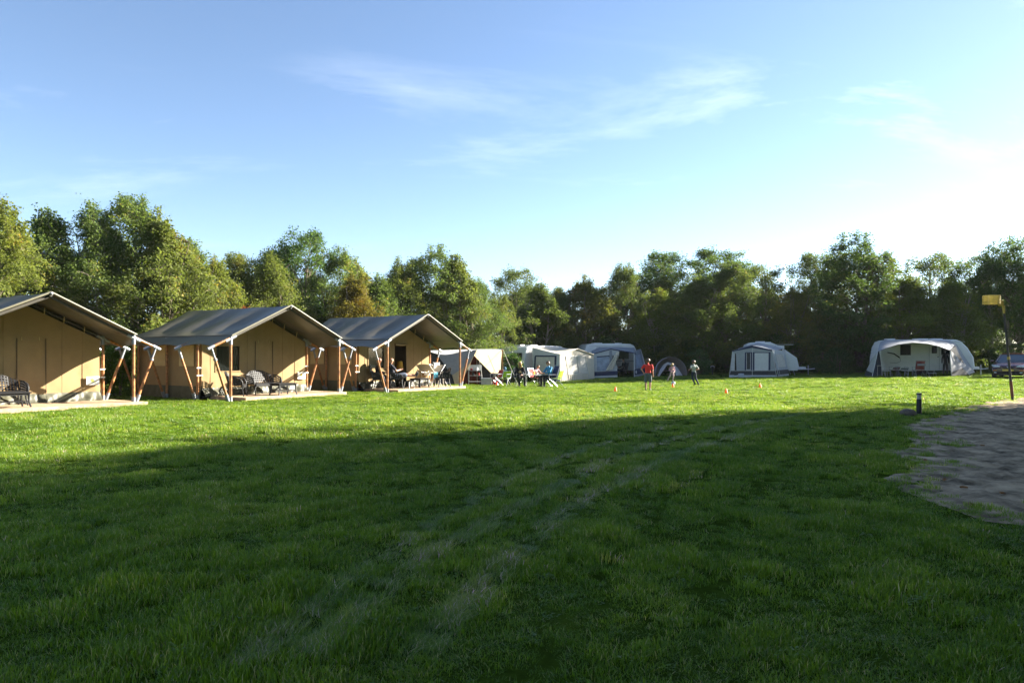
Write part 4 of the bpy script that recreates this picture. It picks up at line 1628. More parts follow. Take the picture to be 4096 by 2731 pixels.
CARAVAN_G = mat("caravan_grey_white", (.66, .67, .67), rough=.35, spec=.5, var=.06, vscale=2)
WINDOW_D = glass_mat("caravan_window", (.018, .020, .020), .06)
WINDOW_G = glass_mat("window_green_reflection", (.10, .15, .10), .06)  # green reflections painted into the pane's base tint
RUBBER = mat("tyre_rubber", (.018, .018, .018), rough=.85, var=.15)
ALU = mat("aluminium", (.52, .53, .55), rough=.38, metal=.7, var=.1)
BEIGE = mat("beige_tent_cotton", (.62, .50, .32), rough=.85, spec=.15, var=.06, vscale=3, transl=.30)
TENTGREY = mat("grey_tent_cotton", (.34, .33, .33), rough=.85, spec=.15, var=.06, transl=.12)
TENTWHITE = mat("white_tent_roof", (.68, .66, .62), rough=.8, spec=.2, var=.05, transl=.2)
REDC = mat("red_cloth", (.30, .028, .022), rough=.8, var=.12)
LIME = mat("lime_cloth", (.34, .50, .015), rough=.75, var=.08, transl=.2)
ROPE_M = mat("guy_rope", (.55, .52, .44), rough=.8, var=.1)

# ------------------------------------------------------------------ beige ridge tent
QB = lambda x, y: (1650 + .17007 * x, 1330 + .17007 * y)
bt = thing("ridge_tent", "beige and grey cotton ridge tent with open red-lined front", "tent", (-2.2, 42.3, gz(-2.2, 42.3)))
FOOTPRINTS.append((-2.2, 42.3, 0, -3.2, 1.6, -1.5, 3))
FPL = Pl((-2.0, 41.4, 1.9), (-.30, -1.0, .42))      # grey side, turned away from the sun
_T = FPL.pt(*QB(1510, 402))
BPL = Pl(_T, (.80, -.60, .16))                        # beige front, facing the sun
side_edge = [FPL.pt(*QB(*p)) for p in ((250, 470), (430, 455), (620, 510), (800, 520), (1000, 495), (1250, 430), (1510, 402))]
front_edge = [BPL.pt(*QB(*p)) for p in ((1510, 402), (1650, 450), (1830, 475), (1990, 440), (2112, 392))]
rtop = front_edge[-1]
ridge = [atd(1690, 1403, 43.6), atd(1860, 1398, 43.5), rtop + Vector((0, .02, .02))]
front = side_edge + front_edge[1:]
patch("roof", TENTWHITE, bt, lambda u, v: lerp(pline(ridge, u), pline(front, u), v) + Vector((0, 0, -.04 * math.sin(math.pi * v))), 48, 6)
patch("roof", TENTGREY, bt, lambda u, v: lerp(pline(ridge, u), pline([(-5.2, 46.3, .02), (-.6, 46.0, .02)], u), v), 10, 6)
FPL.poly([(580, 500), (700, 522), (900, 512), (1100, 465), (1300, 420), (1508, 402), (1450, 540), (1335, 730), (1240, 790), (1090, 895), (930, 1000), (880, 950), (760, 770), (640, 600)], TENTGREY, "side_wall", bt, .01, .012, QB)
FPL.poly([(1335, 732), (1150, 1150), (1100, 1205), (1000, 1240), (965, 1110), (930, 1002), (1090, 897), (1240, 792)], BEIGE, "side_wall", bt, .01, .012, QB)
FPL.poly([(1450, 542), (1425, 540), (1140, 1090), (1120, 1180), (1158, 1150)], BEIGE, "door_edge", bt, .03, .012, QB)
BPL.poly([(1510, 402), (1650, 450), (1830, 475), (1990, 440), (2112, 392), (2085, 640), (2066, 950), (1850, 950), (1450, 540)], BEIGE, "awning_wall", bt, .0, .012, QB)
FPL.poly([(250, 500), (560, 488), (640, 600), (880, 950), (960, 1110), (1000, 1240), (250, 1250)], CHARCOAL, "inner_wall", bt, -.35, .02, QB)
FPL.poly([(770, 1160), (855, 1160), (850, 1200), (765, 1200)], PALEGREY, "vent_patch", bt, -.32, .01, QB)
FPL.poly([(1110, 1250), (1430, 560), (1500, 560), (1560, 800), (1560, 1250)], mat("shaded_red_curtain", (.11, .018, .013), rough=.85, var=.15), "inner_curtain", bt, -1.3, .02, QB)  # curtain red darkened to stand for the shadow inside the tent
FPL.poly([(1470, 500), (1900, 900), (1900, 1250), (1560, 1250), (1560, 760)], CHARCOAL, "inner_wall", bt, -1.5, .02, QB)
rope("pole", ALU, bt, [at(1909, 1537), _T + Vector((0, -.02, 0))], .017)
rope("pole", WOOD, bt, [(rtop.x + .02, rtop.y - .05, gz(rtop.x, rtop.y)), rtop + Vector((.02, -.03, 0))], .024)
rope("guy_line", ROPE_M, bt, [at(1936, 1540), _T + Vector((.02, -.03, 0))], .010)
rope("guy_line", ROPE_M, bt, [rtop + Vector((.03, -.03, 0)), at(2075, 1545)], .010)
rope("seam", SEAM, bt, [BPL.pt(*QB(1780, 530), .012), BPL.pt(*QB(1950, 930), .012)], .006)
# camp kitchen in its mouth
kt = thing("camp_kitchen", "folding camp kitchen shelf inside the beige tent's mouth", "shelf", FPL.pt(*QB(1470, 1200), -.45) * 1.0)
kt.location.z = gz(kt.location.x, kt.location.y)
for z in (.18, .52, .80):
    MB().box((0, 0, z), (.75, .42, .03)).build("shelf_board", mat("shelf_grey", (.26, .25, .23), rough=.6), kt)
for sx in (-1, 1):
    for sy in (-1, 1):
        MB().tube((sx * .36, sy * .20, 0), (sx * .36, sy * .20, 1.12), .013, n=6).build("leg", ALU, kt)
MB().box((0, .19, .98), (.74, .015, .30)).build("windshield", ALU, kt)
for (x, z, m_, h_) in ((-.2, .815, REDC, .12), (.1, .815, WHITEP, .16), (-.1, .535, CHARCOAL, .2), (.2, .535, REDC, .14)):
    MB().lathe([(.06, 0), (.07, h_ * .6), (.065, h_)], 10, (x, 0, z)).build("pot", m_, kt, True)
bx_ = thing("storage_crate", "pale plastic crate standing under the beige awning wall", "crate", FPL.pt(*QB(1740, 1215), -.25))
bx_.location.z = gz(bx_.location.x, bx_.location.y)
MB().box((0, 0, .19), (.60, .38, .36), bevel=.02).build("crate_body", mat("pale_crate", (.52, .50, .42), rough=.5), bx_)
MB().box((0, 0, .385), (.64, .42, .035), bevel=.012).build("lid", WHITEP, bx_)
rb = thing("cool_box", "red cool box on the grass before the beige tent", "box", at(1968, 1537))
MB().box((0, 0, .10), (.34, .24, .20), bevel=.025).build("box_body", REDC, rb)
MB().box((0, 0, .215), (.36, .26, .04), bevel=.015).build("lid", WHITEP, rb)
MB().path([(-.17, 0, .19), (-.13, 0, .29), (.13, 0, .29), (.17, 0, .19)], .010, 6).build("handle", WHITEP, rb, True)
BRIGHTRED = mat("bright_red_plastic", (.62, .02, .015), rough=.35, var=.05)
TOYY = mat("yellow_plastic", (.75, .45, .01), rough=.35, var=.05)
tb = thing("toy_bucket", "red toy bucket on the grass beside the cool box", "bucket", at(1981, 1541))
MB().lathe([(.09, 0), (.13, .20), (.14, .20), (.10, .01)], 14, cap=False).build("bucket_body", BRIGHTRED, tb, True)
MB().path([(-.13, 0, .2), (-.09, .0, .31), (.09, 0, .31), (.13, 0, .2)], .007, 6).build("handle", WHITEP, tb, True)
ts = thing("toy_shovel", "yellow toy shovel lying on the grass by the red bucket", "shovel", at(1986, 1545))
MB().sheet(lambda u, v: (.02 + .16 * u, -.07 + .14 * v, .03 + .03 * (2 * v - 1) ** 2), 6, 6, .012).build("blade", TOYY, ts, True)
MB().path([(.02, 0, .04), (-.22, .03, .05)], .014, 6).build("handle", TOYY, ts, True)


# ------------------------------------------------------------------ folding camp chairs
def camp_chair(label, loc, rz, cloth, frame, back=.50, w=.50, name="camp_chair", cat="chair", group="folding camp chairs", recl=.12):
    """folding armchair; faces local +x"""
    t = thing(name, label, cat, loc, rz, group)
    k = "cc%.2f%.2f%s%s%.2f" % (back, w, cloth.name, frame.name, recl)
    sh = .43
    MB().sheet(lambda u, v: (-.20 + .42 * u, -w / 2 + w * v, sh - .035 * math.sin(math.pi * v) - .02 * (1 - u)), 6, 6, .014).build("seat", cloth, t, True, k + "s")
    MB().sheet(lambda u, v: (-.20 - (recl + .03) * u - .03 * math.sin(math.pi * v), -w / 2 + w * v, sh + .04 + (back - .04) * u), 6, 6, .014).build("backrest", cloth, t, True, k + "b")
    for sy in (-1, 1):
        y = sy * (w / 2 + .012)
        MB().path([(.24, y, 0), (.06, y, sh - .04), (-.21, y, sh + .02), (-.22 - recl, y, sh + back + .03)], .012, 6).build("side_frame", frame, t, True, k + "f%d" % sy)
        MB().path([(-.30, y, 0), (.0, y, .28), (.20, y, sh)], .012, 6).build("rear_leg", frame, t, True, k + "r%d" % sy)
        MB().path([(.22, y, sh), (.24, y, sh + .20)], .011, 6).build("arm_post", frame, t, True, k + "p%d" % sy)
        MB().box((.02, y + sy * .005, sh + .215), (.48, .045, .022), bevel=.008).build("armrest", frame, t, False, k + "a%d" % sy)
    MB().path([(-.225 - recl, -w / 2, sh + back + .03), (-.225 - recl, w / 2, sh + back + .03)], .012, 6).build("top_rail", frame, t, True, k + "t")
    return t


def camp_table(label, loc, rz, lx, ly, h, top, frame, name="camp_table"):
    t = thing(name, label, "table", loc, rz)
    MB().box((0, 0, h - .015), (lx, ly, .03), bevel=.008).build("table_top", top, t)
    for sx in (-1, 1):
        for sy in (-1, 1):
            MB().path([(sx * (lx / 2 - .06), sy * (ly / 2 - .05), h - .03), (sx * (lx / 2 - .02), sy * (ly / 2 - .02), 0)], .014, 6).build("leg", frame, t, True)
        MB().tube((sx * (lx / 2 - .04), -ly / 2 + .04, .2), (sx * (lx / 2 - .04), ly / 2 - .04, .2), .010, n=6).build("cross_bar", frame, t)
    return t


camp_chair("camp chair with dark red cloth before the beige tent", at(1985, 1541), -2.6, REDC, ALU, .42)
camp_chair("lime green camp chair beside the beige tent's awning wall", at(2018, 1544), -2.1, LIME, ALU, .36)

# ------------------------------------------------------------------ caravans


def caravan(label, c, ang, L, W, H, m, rake=(.25, .12), window_end=None, side_windows=(), door=None, hatches=(), drawbar=None, wheel_x=0.0, stripe=None):
    """body along local x, awning side at local -y; returns the thing"""
    t = thing("caravan", label, "caravan", (c[0], c[1], gz(c[0], c[1])), ang, "touring caravans")
    z0 = .34
    a, b_ = rake
    x0, x1 = -L / 2, L / 2
    prof = [(x0 + .10, z0), (x0, z0 + .25), (x0 + a * .15, z0 + .9), (x0 + a * .6, H - .55), (x0 + a + .10, H - .13), (x0 + a + .40, H - .01), (0, H + .03),
            (x1 - b_ - .40, H - .01), (x1 - b_ - .10, H - .13), (x1 - b_ * .6, H - .55), (x1 - b_ * .1, z0 + .9), (x1, z0 + .25), (x1 - .10, z0)]
    body = MB()
    ring = []
    for (yy, ins) in ((-W / 2, .05), (-W / 2 + .035, .0), (W / 2 - .035, .0), (W / 2, .05)):
        cx_, cz_ = 0, (z0 + H) / 2
        ring.append([(x + (ins if x < 0 else -ins) * (1 if abs(x) > L * .3 else 0), yy, z - (ins if z > cz_ else 0)) for x, z in prof])
    n = len(prof)
    vs = [p for r in ring for p in r]
    fs = [tuple(range(n)), tuple(range(3 * n, 4 * n))[::-1]]
    for r in range(3):
        fs += [(r * n + k, r * n + (k + 1) % n, (r + 1) * n + (k + 1) % n, (r + 1) * n + k) for k in range(n)]
    body.add(vs, fs)
    body.build("body", m, t, False)
    for (x, zc, w, h, mm) in side_windows:
        wd = MB().box((x, -W / 2 - .012, zc), (w, .03, h), bevel=.012).build("window", mm, t)
        f = MB()
        f.box((x, -W / 2 - .006, zc + h / 2 + .02), (w + .08, .024, .03)).box((x, -W / 2 - .006, zc - h / 2 - .02), (w + .08, .024, .03))
        f.box((x - w / 2 - .02, -W / 2 - .006, zc), (.03, .022, h)).box((x + w / 2 + .02, -W / 2 - .006, zc), (.03, .022, h))
        f.build("frame", RUBBER, wd)
    if window_end:
        zc, w, h, yo = window_end
        wd = MB().box((x0 + a * .30 - .012, yo, zc), (.03, w, h), Matrix.Rotation(.10 if a > .2 else .03, 3, 'Y'), bevel=.012).build("window", WINDOW_D, t)
        MB().box((x0 + a * .30 - .004, yo, zc), (.026, w + .07, h + .07), Matrix.Rotation(.10 if a > .2 else .03, 3, 'Y'), bevel=.012).build("frame", RUBBER, wd)
        MB().box((x0 + .03, yo, zc - .75), (.05, .32, .22), bevel=.01).build("service_hatch", CARAVAN_G, t)
        MB().box((x0 - .02, -.55, z0 + .32), (.05, .22, .10), bevel=.01).build("tail_lamp", BRIGHTRED, t)
        MB().box((x0 - .02, .55, z0 + .32), (.05, .22, .10), bevel=.01).build("tail_lamp", BRIGHTRED, t)
    if door:
        x, w, h = door
        d = MB().box((x, -W / 2 - .012, z0 + .06 + h / 2), (w, .026, h), bevel=.01).build("door", m, t)
        MB().box((x, -W / 2 - .030, z0 + h - .36), (w * .52, .02, .50), bevel=.01).build("window", WINDOW_D, d)
        MB().box((x + w * .36, -W / 2 - .036, z0 + h * .52), (.08, .03, .06), bevel=.008).build("handle", BLACKP, d)
        e = MB()
        e.box((x - w / 2 - .008, -W / 2 - .004, z0 + .06 + h / 2), (.012, .012, h + .02)).box((x + w / 2 + .008, -W / 2 - .004, z0 + .06 + h / 2), (.012, .012, h + .02)).box((x, -W / 2 - .004, z0 + .07 + h), (w, .012, .014))
        e.build("gasket", RUBBER, d)
    for (x, w) in hatches:
        MB().box((x, 0, H + .055), (w, .55, .07), bevel=.02).build("roof_hatch", WHITEP, t)
    MB().box((0, -W / 2 - .006, H - .16), (L * .8, .02, .03)).build("awning_rail", ALU, t)
    if stripe:
        MB().box((0, -W / 2 - .004, 1.05), (L * .86, .012, .05)).build("stripe", stripe, t)
    for sy in (-1, 1):
        wh = MB().lathe([(.17, -.08), (.29, -.085), (.31, -.06), (.31, .06), (.29, .085), (.17, .08)], 20).build("wheel", RUBBER, t, True)
        wh.rotation_euler = (R(90), 0, 0)
        wh.location = (wheel_x, sy * (W / 2 - .13), .31)
        MB().lathe([(.0, -.07), (.17, -.07), (.17, .07), (.0, .07)], 16, cap=False).build("rim", ALU, wh, True)
    if drawbar:
        s_ = drawbar
        MB().path([(s_ * (L / 2 - .1), -.55, .42), (s_ * (L / 2 + .95), -.03, .44), (s_ * (L / 2 + 1.25), 0, .47)], .035, 6).build("drawbar", ALU, t, True)
        MB().path([(s_ * (L / 2 - .1), .55, .42), (s_ * (L / 2 + .95), .03, .44)], .035, 6).build("drawbar", ALU, t, True)
        MB().path([(s_ * (L / 2 + .80), 0, .0), (s_ * (L / 2 + .80), 0, .72)], .024, 6).build("jockey_wheel", ALU, t, True)
        MB().box((s_ * (L / 2 + .35), 0, .50), (.5, .6, .18), bevel=.03).build("gas_locker", m, t)
    for sx in (-1, 1):
        for sy in (-1, 1):
            MB().tube((sx * (L / 2 - .35), sy * (W / 2 - .2), z0 + .02), (sx * (L / 2 - .25), sy * (W / 2 - .2), 0), .02, n=6).build("steady_leg", ALU, t)
    FOOTPRINTS.append((c[0], c[1], -ang, -L / 2, L / 2, -W / 2, W / 2))
    return t


# ---- caravan A with cream porch awning
QA = lambda x, y: (1950 + .21259 * x, 1330 + .21259 * y)
fl, fr = at(*QA(1358, 918)), at(*QA(2012, 866))
dA = (fr - fl)
dA.z = 0
dA.normalize()
nA = Vector((dA.y, -dA.x, 0))
angA = math.atan2(dA.y, dA.x)
DEP = 2.75
cA = fl - nA * (DEP + 1.1) + dA * (-.35 + 2.4)
vanA = caravan("cream-white caravan behind the laurel with porch awning", (cA.x, cA.y), angA, 4.8, 2.2, 2.28, CARAVAN_G, (.18, .2), (1.50, .90, .52, -.35), (), None, ((-1.6, .5), (-.3, .8)), 1, 0.3)
awA = thing("porch_awning", "cream porch awning with peaked front and white windows", "awning", tuple(fl - nA * (DEP / 2) + dA * 1.6), 0, "caravan awnings")
PA = Pl(fl, nA)
SA_ = Pl(fl, dA)
FOOTPRINTS.append((fl.x, fl.y, -angA + math.pi / 2, -DEP, .1, -4, 4))


def pleat(pl, pts_fn, name, m, parent, nu, nv, amp, freq, off=0.0):
    inv = parent.matrix_basis.inverted()

    def fn(u, v):
        px, py = pts_fn(u, v)
        return inv @ pl.pt(px, py, off + amp * (1 - v) ** .5 * abs(math.sin(u * freq + .6 * math.sin(u * freq * .37))))
    return MB().sheet(fn, nu, nv, .01).build(name, m, parent, True)


def quad_px(a, b_, c, d, conv):
    """bilinear: a,b bottom left/right; c,d top left/right"""
    def f(u, v):
        x0, y0 = a[0] + (b_[0] - a[0]) * u, a[1] + (b_[1] - a[1]) * u
        x1, y1 = c[0] + (d[0] - c[0]) * u, c[1] + (d[1] - c[1]) * u
        return conv(x0 + (x1 - x0) * v, y0 + (y1 - y0) * v)
    return f


pleat(PA, quad_px((1358, 918), (1530, 908), (1365, 408), (1465, 430), QA), "front_panel", CREAM, awA, 12, 10, .03, 16)
pleat(PA, quad_px((1530, 908), (1920, 888), (1522, 790), (1890, 762), QA), "front_panel", CREAM, awA, 50, 8, .07, 36)
pleat(PA, quad_px((1920, 888), (2012, 882), (1842, 450), (1995, 418), QA), "front_panel", CREAM, awA, 12, 10, .03, 16)
PA.poly([(1365, 408), (1690, 308), (1998, 412), (1842, 452), (1690, 450), (1465, 432)], CREAM, "gable_panel", awA, 0, .012, QA)
PA.poly([(1478, 455), (1668, 450), (1712, 758), (1522, 778)], CLEARPVC, "window", awA, .008, .008, QA)
PA.poly([(1690, 450), (1838, 455), (1885, 752), (1730, 757)], CLEARPVC, "window", awA, .008, .008, QA)
for a, b_ in (((1465, 432), (1530, 908)), ((1675, 440), (1722, 770)), ((1842, 452), (1920, 888)), ((1465, 448), (1842, 450)), ((1520, 785), (1892, 760))):
    rope("frame_strip", WHITEP, awA, [PA.pt(*QA(*a), .02), PA.pt(*QA(*b_), .02)], .022)
rl = SA_.pt(*QA(843, 278))
railA = [rl, rl + dA * 1.75 + Vector((0, 0, .03)), rl + dA * 3.55]
frontA = [PA.pt(*QA(1362, 408)), PA.pt(*QA(1690, 306)), PA.pt(*QA(2000, 412))]
patch("awning_roof", CREAM, awA, lambda u, v: lerp(pline(railA, u), pline(frontA, u) + nA * .06, v) - Vector((0, 0, .10 * math.sin(math.pi * v) * (.4 + .6 * abs(math.sin(2 * math.pi * u))))), 32, 10)
rope("roof_edge", CREAM, awA, [PA.pt(*QA(1355, 412), .07), PA.pt(*QA(1690, 306), .07), PA.pt(*QA(2005, 415), .07)], .035)
SA_.poly([(843, 282), (1362, 408), (1358, 918), (1285, 905), (1262, 440), (905, 432), (885, 820), (850, 820)], CREAM_SIDE, "side_panel", awA, .0, .012, QA)
SA_.poly([(905, 455), (1262, 460), (1245, 880), (890, 815)], CLEARPVC, "side_window", awA, .0, .008, QA)
for pts in ([(892, 428), (1300, 432), (1298, 455), (892, 452)], [(885, 452), (912, 452), (890, 820), (865, 818)], [(1262, 455), (1298, 455), (1285, 900), (1248, 895)]):
    SA_.poly(pts, NAVY, "window_border", awA, .016, .008, QA)
SR = Pl(fr, dA)
patch("side_panel", CREAM, awA, lambda u, v: lerp(lerp(fr, fr - nA * DEP, u), lerp(frontA[2], railA[2], u), v), 8, 8)

# ---- caravan B with the half-open awning
QBB = lambda x, y: (2330 + .21259 * x, 1340 + .21259 * y)
bl, br = at(*QBB(226, 806)), at(*QBB(975, 786))
dB = (br - bl)
dB.z = 0
dB.normalize()
nB = Vector((dB.y, -dB.x, 0))
awB = thing("caravan_awning", "grey-blue awning standing half open with a loose cream door flap", "awning", tuple((bl + br) / 2 - nB * 1.2), 0, "caravan awnings")
PB = Pl(bl, nB)
angB = math.atan2(dB.y, dB.x)
cB = (bl + br) / 2 - nB * (2.5 + 1.1) + dB * .75
vanB = caravan("caravan mostly hidden by the half-open grey awning", (cB.x, cB.y), angB, 4.5, 2.2, 2.36, CARAVAN_W, (.15, .35), None,
               ((.95, 1.52, .75, .55, WINDOW_G), (-.25, 1.6, .35, .5, WINDOW_D)), (-.9, .6, 1.7), ((-.8, .7), (.9, .5)), 1, 0.2, GREYBLUE)
FOOTPRINTS.append(((bl.x + br.x) / 2, bl.y + 1.4, -angB, -1.6, 1.9, -1.2, 1.6))
PB.poly([(212, 352), (535, 264), (690, 304), (690, 395), (560, 385), (560, 300), (505, 300), (505, 385), (270, 402), (270, 682), (505, 664), (505, 500), (548, 500), (548, 610), (640, 560), (660, 690), (226, 700)], PALEGREY, "front_panel", awB, 0, .012, QBB)
PB.poly([(268, 404), (504, 386), (504, 664), (268, 682)], BLUEPANE, "window", awB, -.01, .008, QBB)
PB.poly([(268, 400), (504, 384), (504, 402), (268, 420)], NAVY, "window_border", awB, .014, .006, QBB)
PB.poly([(506, 296), (535, 275), (560, 292), (552, 500), (548, 610), (512, 640)], GREYBLUE, "front_panel", awB, .014, .008, QBB)
PB.poly([(226, 692), (660, 672), (658, 752), (228, 768)], NAVY, "base_band", awB, .012, .012, QBB)
PB.poly([(228, 769), (658, 753), (660, 798), (226, 808)], PALEGREY, "hem", awB, .006, .012, QBB)
flap_px = quad_px((432, 664), (575, 652), (640, 318), (692, 325), QBB)
pleat(PB, flap_px, "door_flap", CREAM, awB, 10, 12, .10, 7, .12)
PB.poly([(205, 362), (212, 344), (535, 256), (968, 326), (1012, 345), (1005, 362), (966, 344), (535, 274)], NAVY, "roof_edge", awB, .03, .03, QBB)
backB = PB.p0 - PB.n * 2.45
PBK = Pl(backB, nB)
fB = [PB.pt(*QBB(*p), .02) for p in ((208, 350), (535, 260), (968, 330))]
rB = [PBK.pt(*QBB(*p)) for p in ((165, 300), (320, 226), (600, 222), (980, 236))]
patch("awning_roof", GREYBLUE, awB, lambda u, v: lerp(pline(rB, u), pline(fB, u), v) - Vector((0, 0, .07 * math.sin(math.pi * v))), 28, 8)
rt = br + Vector((1.35, 2.1, 0))
rt.z = gz(rt.x, rt.y)
tp0, tp1 = fB[2], PBK.pt(*QBB(1085, 262))


def sideB(u, v):
    return lerp(lerp(br, rt, u), lerp(tp0, tp1, u) + Vector((0, 0, .05 * math.sin(math.pi * u))), v)


patch("side_panel", GREYBLUE, awB, sideB, 12, 14)
o_ = Vector((.02, -.03, 0))
patch("side_window", BLUEPANE, awB, lambda u, v: sideB(.18 + .55 * u, .34 + .48 * v) + o_, 6, 6, .008)
patch("base_band", NAVY, awB, lambda u, v: sideB(.0 + 1.0 * u, .08 + .22 * v) + o_ * .8, 8, 3, .008)
patch("sticker", WHITEP, awB, lambda u, v: sideB(.07 + .09 * u, .13 + .12 * v) + o_ * 1.6, 2, 2, .004)
rope("corner_pole", CREAM_SIDE, awB, [br, tp0], .03)
rope("corner_pole", CREAM_SIDE, awB, [rt + o_, tp1 + o_], .035)
pd = camp_chair("dark camp chair in the mouth of the half-open awning", (br.x - .75, br.y + .35, gz(br.x - .75, br.y + .35)), 2.6, CHARCOAL, BLACKP, .6)

# ---- grey dome tent
QD = lambda x, y: (2560 + .10204 * x, 1420 + .10204 * y)
dt = thing("dome_tent", "small grey-mauve dome tent with open dark porch", "tent", tuple(at(2682, 1503)), 0)
MAUVE = mat("mauve_tent_cloth", (.50, .47, .50), rough=.6, spec=.3, var=.08, transl=.2)
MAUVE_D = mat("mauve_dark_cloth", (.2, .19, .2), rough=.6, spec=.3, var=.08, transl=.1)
d0 = dt.location.copy()
FOOTPRINTS.append((d0.x, d0.y + .8, 0, -1.3, 1.3, -1.1, 1.4))


def dome(u, v):
    a = u * math.pi
    e = v
    x = -math.cos(a) * 1.16 * (1 - .28 * e ** 2) + .12
    z = (math.sin(a) ** .82) * 1.36 * math.sqrt(max(0.0, 1 - (max(0, e - .15) / .87) ** 2.2))
    return (x, .30 + 1.9 * e, z + .01)


MB().sheet(dome, 28, 16, .012).build("flysheet", MAUVE, dt, True)
PD = Pl(d0 + Vector((0, .10, 0)), (0, -1, .28))
arch = [(680, 845), (770, 560), (880, 400), (980, 310), (1080, 268), (1190, 275), (1290, 318), (1400, 400), (1540, 560), (1640, 720), (1690, 800)]
PD.poly([(650, 850)] + arch[1:5] + [(1080, 372), (1050, 390), (940, 560), (745, 850)], MAUVE, "porch_panel", dt, 0, .012, QD)
PD.poly(arch[4:] + [(1695, 812), (1420, 838), (1385, 600), (1320, 470), (1225, 440), (1160, 385), (1080, 372)], MAUVE, "porch_panel", dt, 0, .012, QD)
PD.poly([(1385, 600), (1480, 620), (1560, 700), (1420, 830)], PALEGREY, "porch_window", dt, .014, .006, QD)
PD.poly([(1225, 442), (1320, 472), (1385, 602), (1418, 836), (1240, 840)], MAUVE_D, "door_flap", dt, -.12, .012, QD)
for k_ in range(len(arch) - 1):
    pass
rope("pole_sleeve", CHARCOAL, dt, [PD.pt(*QD(*p), .015) for p in arch], .022)

# ---- caravan C, blue-banded awning
QC = lambda x, y: (2860 + .17007 * x, 1330 + .17007 * y)
cl_, cr_ = at(*QC(330, 1052)), at(*QC(1490, 1042))
dC = (cr_ - cl_)
dC.z = 0
dC.normalize()
nC = Vector((dC.y, -dC.x, 0))
awC = thing("caravan_awning", "grey awning with navy gable band and window borders", "awning", tuple((cl_ + cr_) / 2 - nC * 1.2), 0, "caravan awnings")
PC = Pl(cl_, nC)
FOOTPRINTS.append(((cl_.x + cr_.x) / 2, cl_.y + 1.4, -math.atan2(dC.y, dC.x), -1.8, 2.2, -1.3, 1.5))
cC = (cl_ + cr_) / 2 - nC * (2.4 + 1.08) + dC * 1.5
vanC = caravan("caravan behind the blue-banded awning, drawbar to the right", (cC.x, cC.y), math.atan2(dC.y, dC.x), 3.8, 2.0, 2.34, CARAVAN_G, (.2, 1.5), None, ((-.8, 1.5, .8, .5, WINDOW_D),), (.6, .6, 1.7), ((-.6, .6),), 1, .1)
GREYF = mat("mid_grey_awning", (.36, .385, .41), rough=.7, spec=.25, var=.07, transl=.12)
PC.poly([(405, 445), (870, 352), (1338, 432), (1440, 1002), (345, 998)], GREYF, "front_panel", awC, 0, .012, QC)
PC.poly([(400, 428), (870, 298), (1350, 404), (1340, 436), (870, 360), (408, 446)], NAVY, "gable_band", awC, .02, .012, QC)
PC.poly([(402, 465), (462, 485), (464, 888), (372, 895)], PALEGREY, "front_panel", awC, .016, .008, QC)
PC.poly([(472, 490), (492, 490), (512, 1045), (455, 1045)], DARK_IN, "slit_shade_strip", awC, .016, .008, QC)  # dark strip laid on the panel for the shaded gap
for pts in ([(704, 465), (742, 465), (742, 886), (698, 886)], [(838, 460), (880, 460), (880, 886), (836, 886)], [(892, 460), (930, 460), (928, 886), (890, 886)], [(1262, 460), (1306, 460), (1302, 886), (1258, 886)], [(930, 460), (1262, 460), (1262, 478), (930, 478)], [(742, 463), (838, 460), (838, 478), (742, 480)]):
    PC.poly(pts, NAVY, "window_border", awC, .016, .008, QC)
PC.poly([(744, 482), (836, 480), (834, 862), (744, 862)], CHARCOAL, "door_window", awC, .014, .006, QC)
PC.poly([(930, 480), (1260, 480), (1256, 886), (928, 886)], CREAM_SIDE, "window_blind", awC, .014, .006, QC)
PC.poly([(370, 898), (1416, 896), (1440, 1000), (346, 996)], CHARCOAL, "base_band", awC, .020, .008, QC)
pleat(PC, quad_px((330, 1052), (1490, 1042), (345, 998), (1440, 1002), QC), "hem", PALEGREY, awC, 40, 4, .05, 30)
for a, b_ in (((880, 365), (876, 1000)), ((412, 440), (335, 1045)), ((1345, 430), (1448, 1030)), ((372, 896), (1420, 894)), ((742, 480), (740, 880)), ((836, 480), (834, 880))):
    rope("piping", WHITEP, awC, [PC.pt(*QC(*a), .03), PC.pt(*QC(*b_), .03)], .012)
PCK = Pl(PC.p0 - PC.n * 2.35, nC)
fC = [PC.pt(*QC(*p), .02) for p in ((400, 428), (870, 298), (1350, 404))]
rC = [PCK.pt(*QC(*p)) for p in ((560, 372), (1000, 244), (1110, 262), (1620, 372))]
patch("awning_roof", GREYBLUE, awC, lambda u, v: lerp(pline(rC, u), pline(fC, u), v) - Vector((0, 0, .06 * math.sin(math.pi * v))), 24, 8)
sC1 = at(*QC(1740, 1010))
tC1 = PCK.pt(*QC(1640, 430))


def sideC(u, v):
    return lerp(lerp(cr_, sC1, u), lerp(fC[2], tC1, u), v)


patch("side_panel", PALEGREY, awC, sideC, 12, 14)
oc = Vector((.03, -.03, 0))
patch("side_window", CLEARPVC, awC, lambda u, v: sideC(.15 + .65 * u, .35 + .50 * v) + oc, 6, 6, .008)
patch("base_band", CHARCOAL, awC, lambda u, v: sideC(.02 + .96 * u, .08 + .17 * v) + oc, 6, 3, .008)
rope("piping", WHITEP, awC, [sideC(.55, .95) + oc * 1.4, sideC(1.0, .3) + oc * 1.4], .012)
rope("piping", WHITEP, awC, [sideC(.05, .95) + oc * 1.4, sideC(.12, .02) + oc * 1.4], .012)
bx = thing("water_container", "pale plastic container at the foot of the blue-banded awning", "container", tuple(at(*QC(610, 1062)) + nC * .10), 0)
MB().box((0, 0, .15), (.34, .22, .28), bevel=.03).build("container_body", mat("pale_blue_plastic", (.38, .42, .48), rough=.45), bx)
MB().lathe([(.04, .29), (.04, .33)], 10, (.10, 0, 0)).build("cap", NAVY, bx, True)

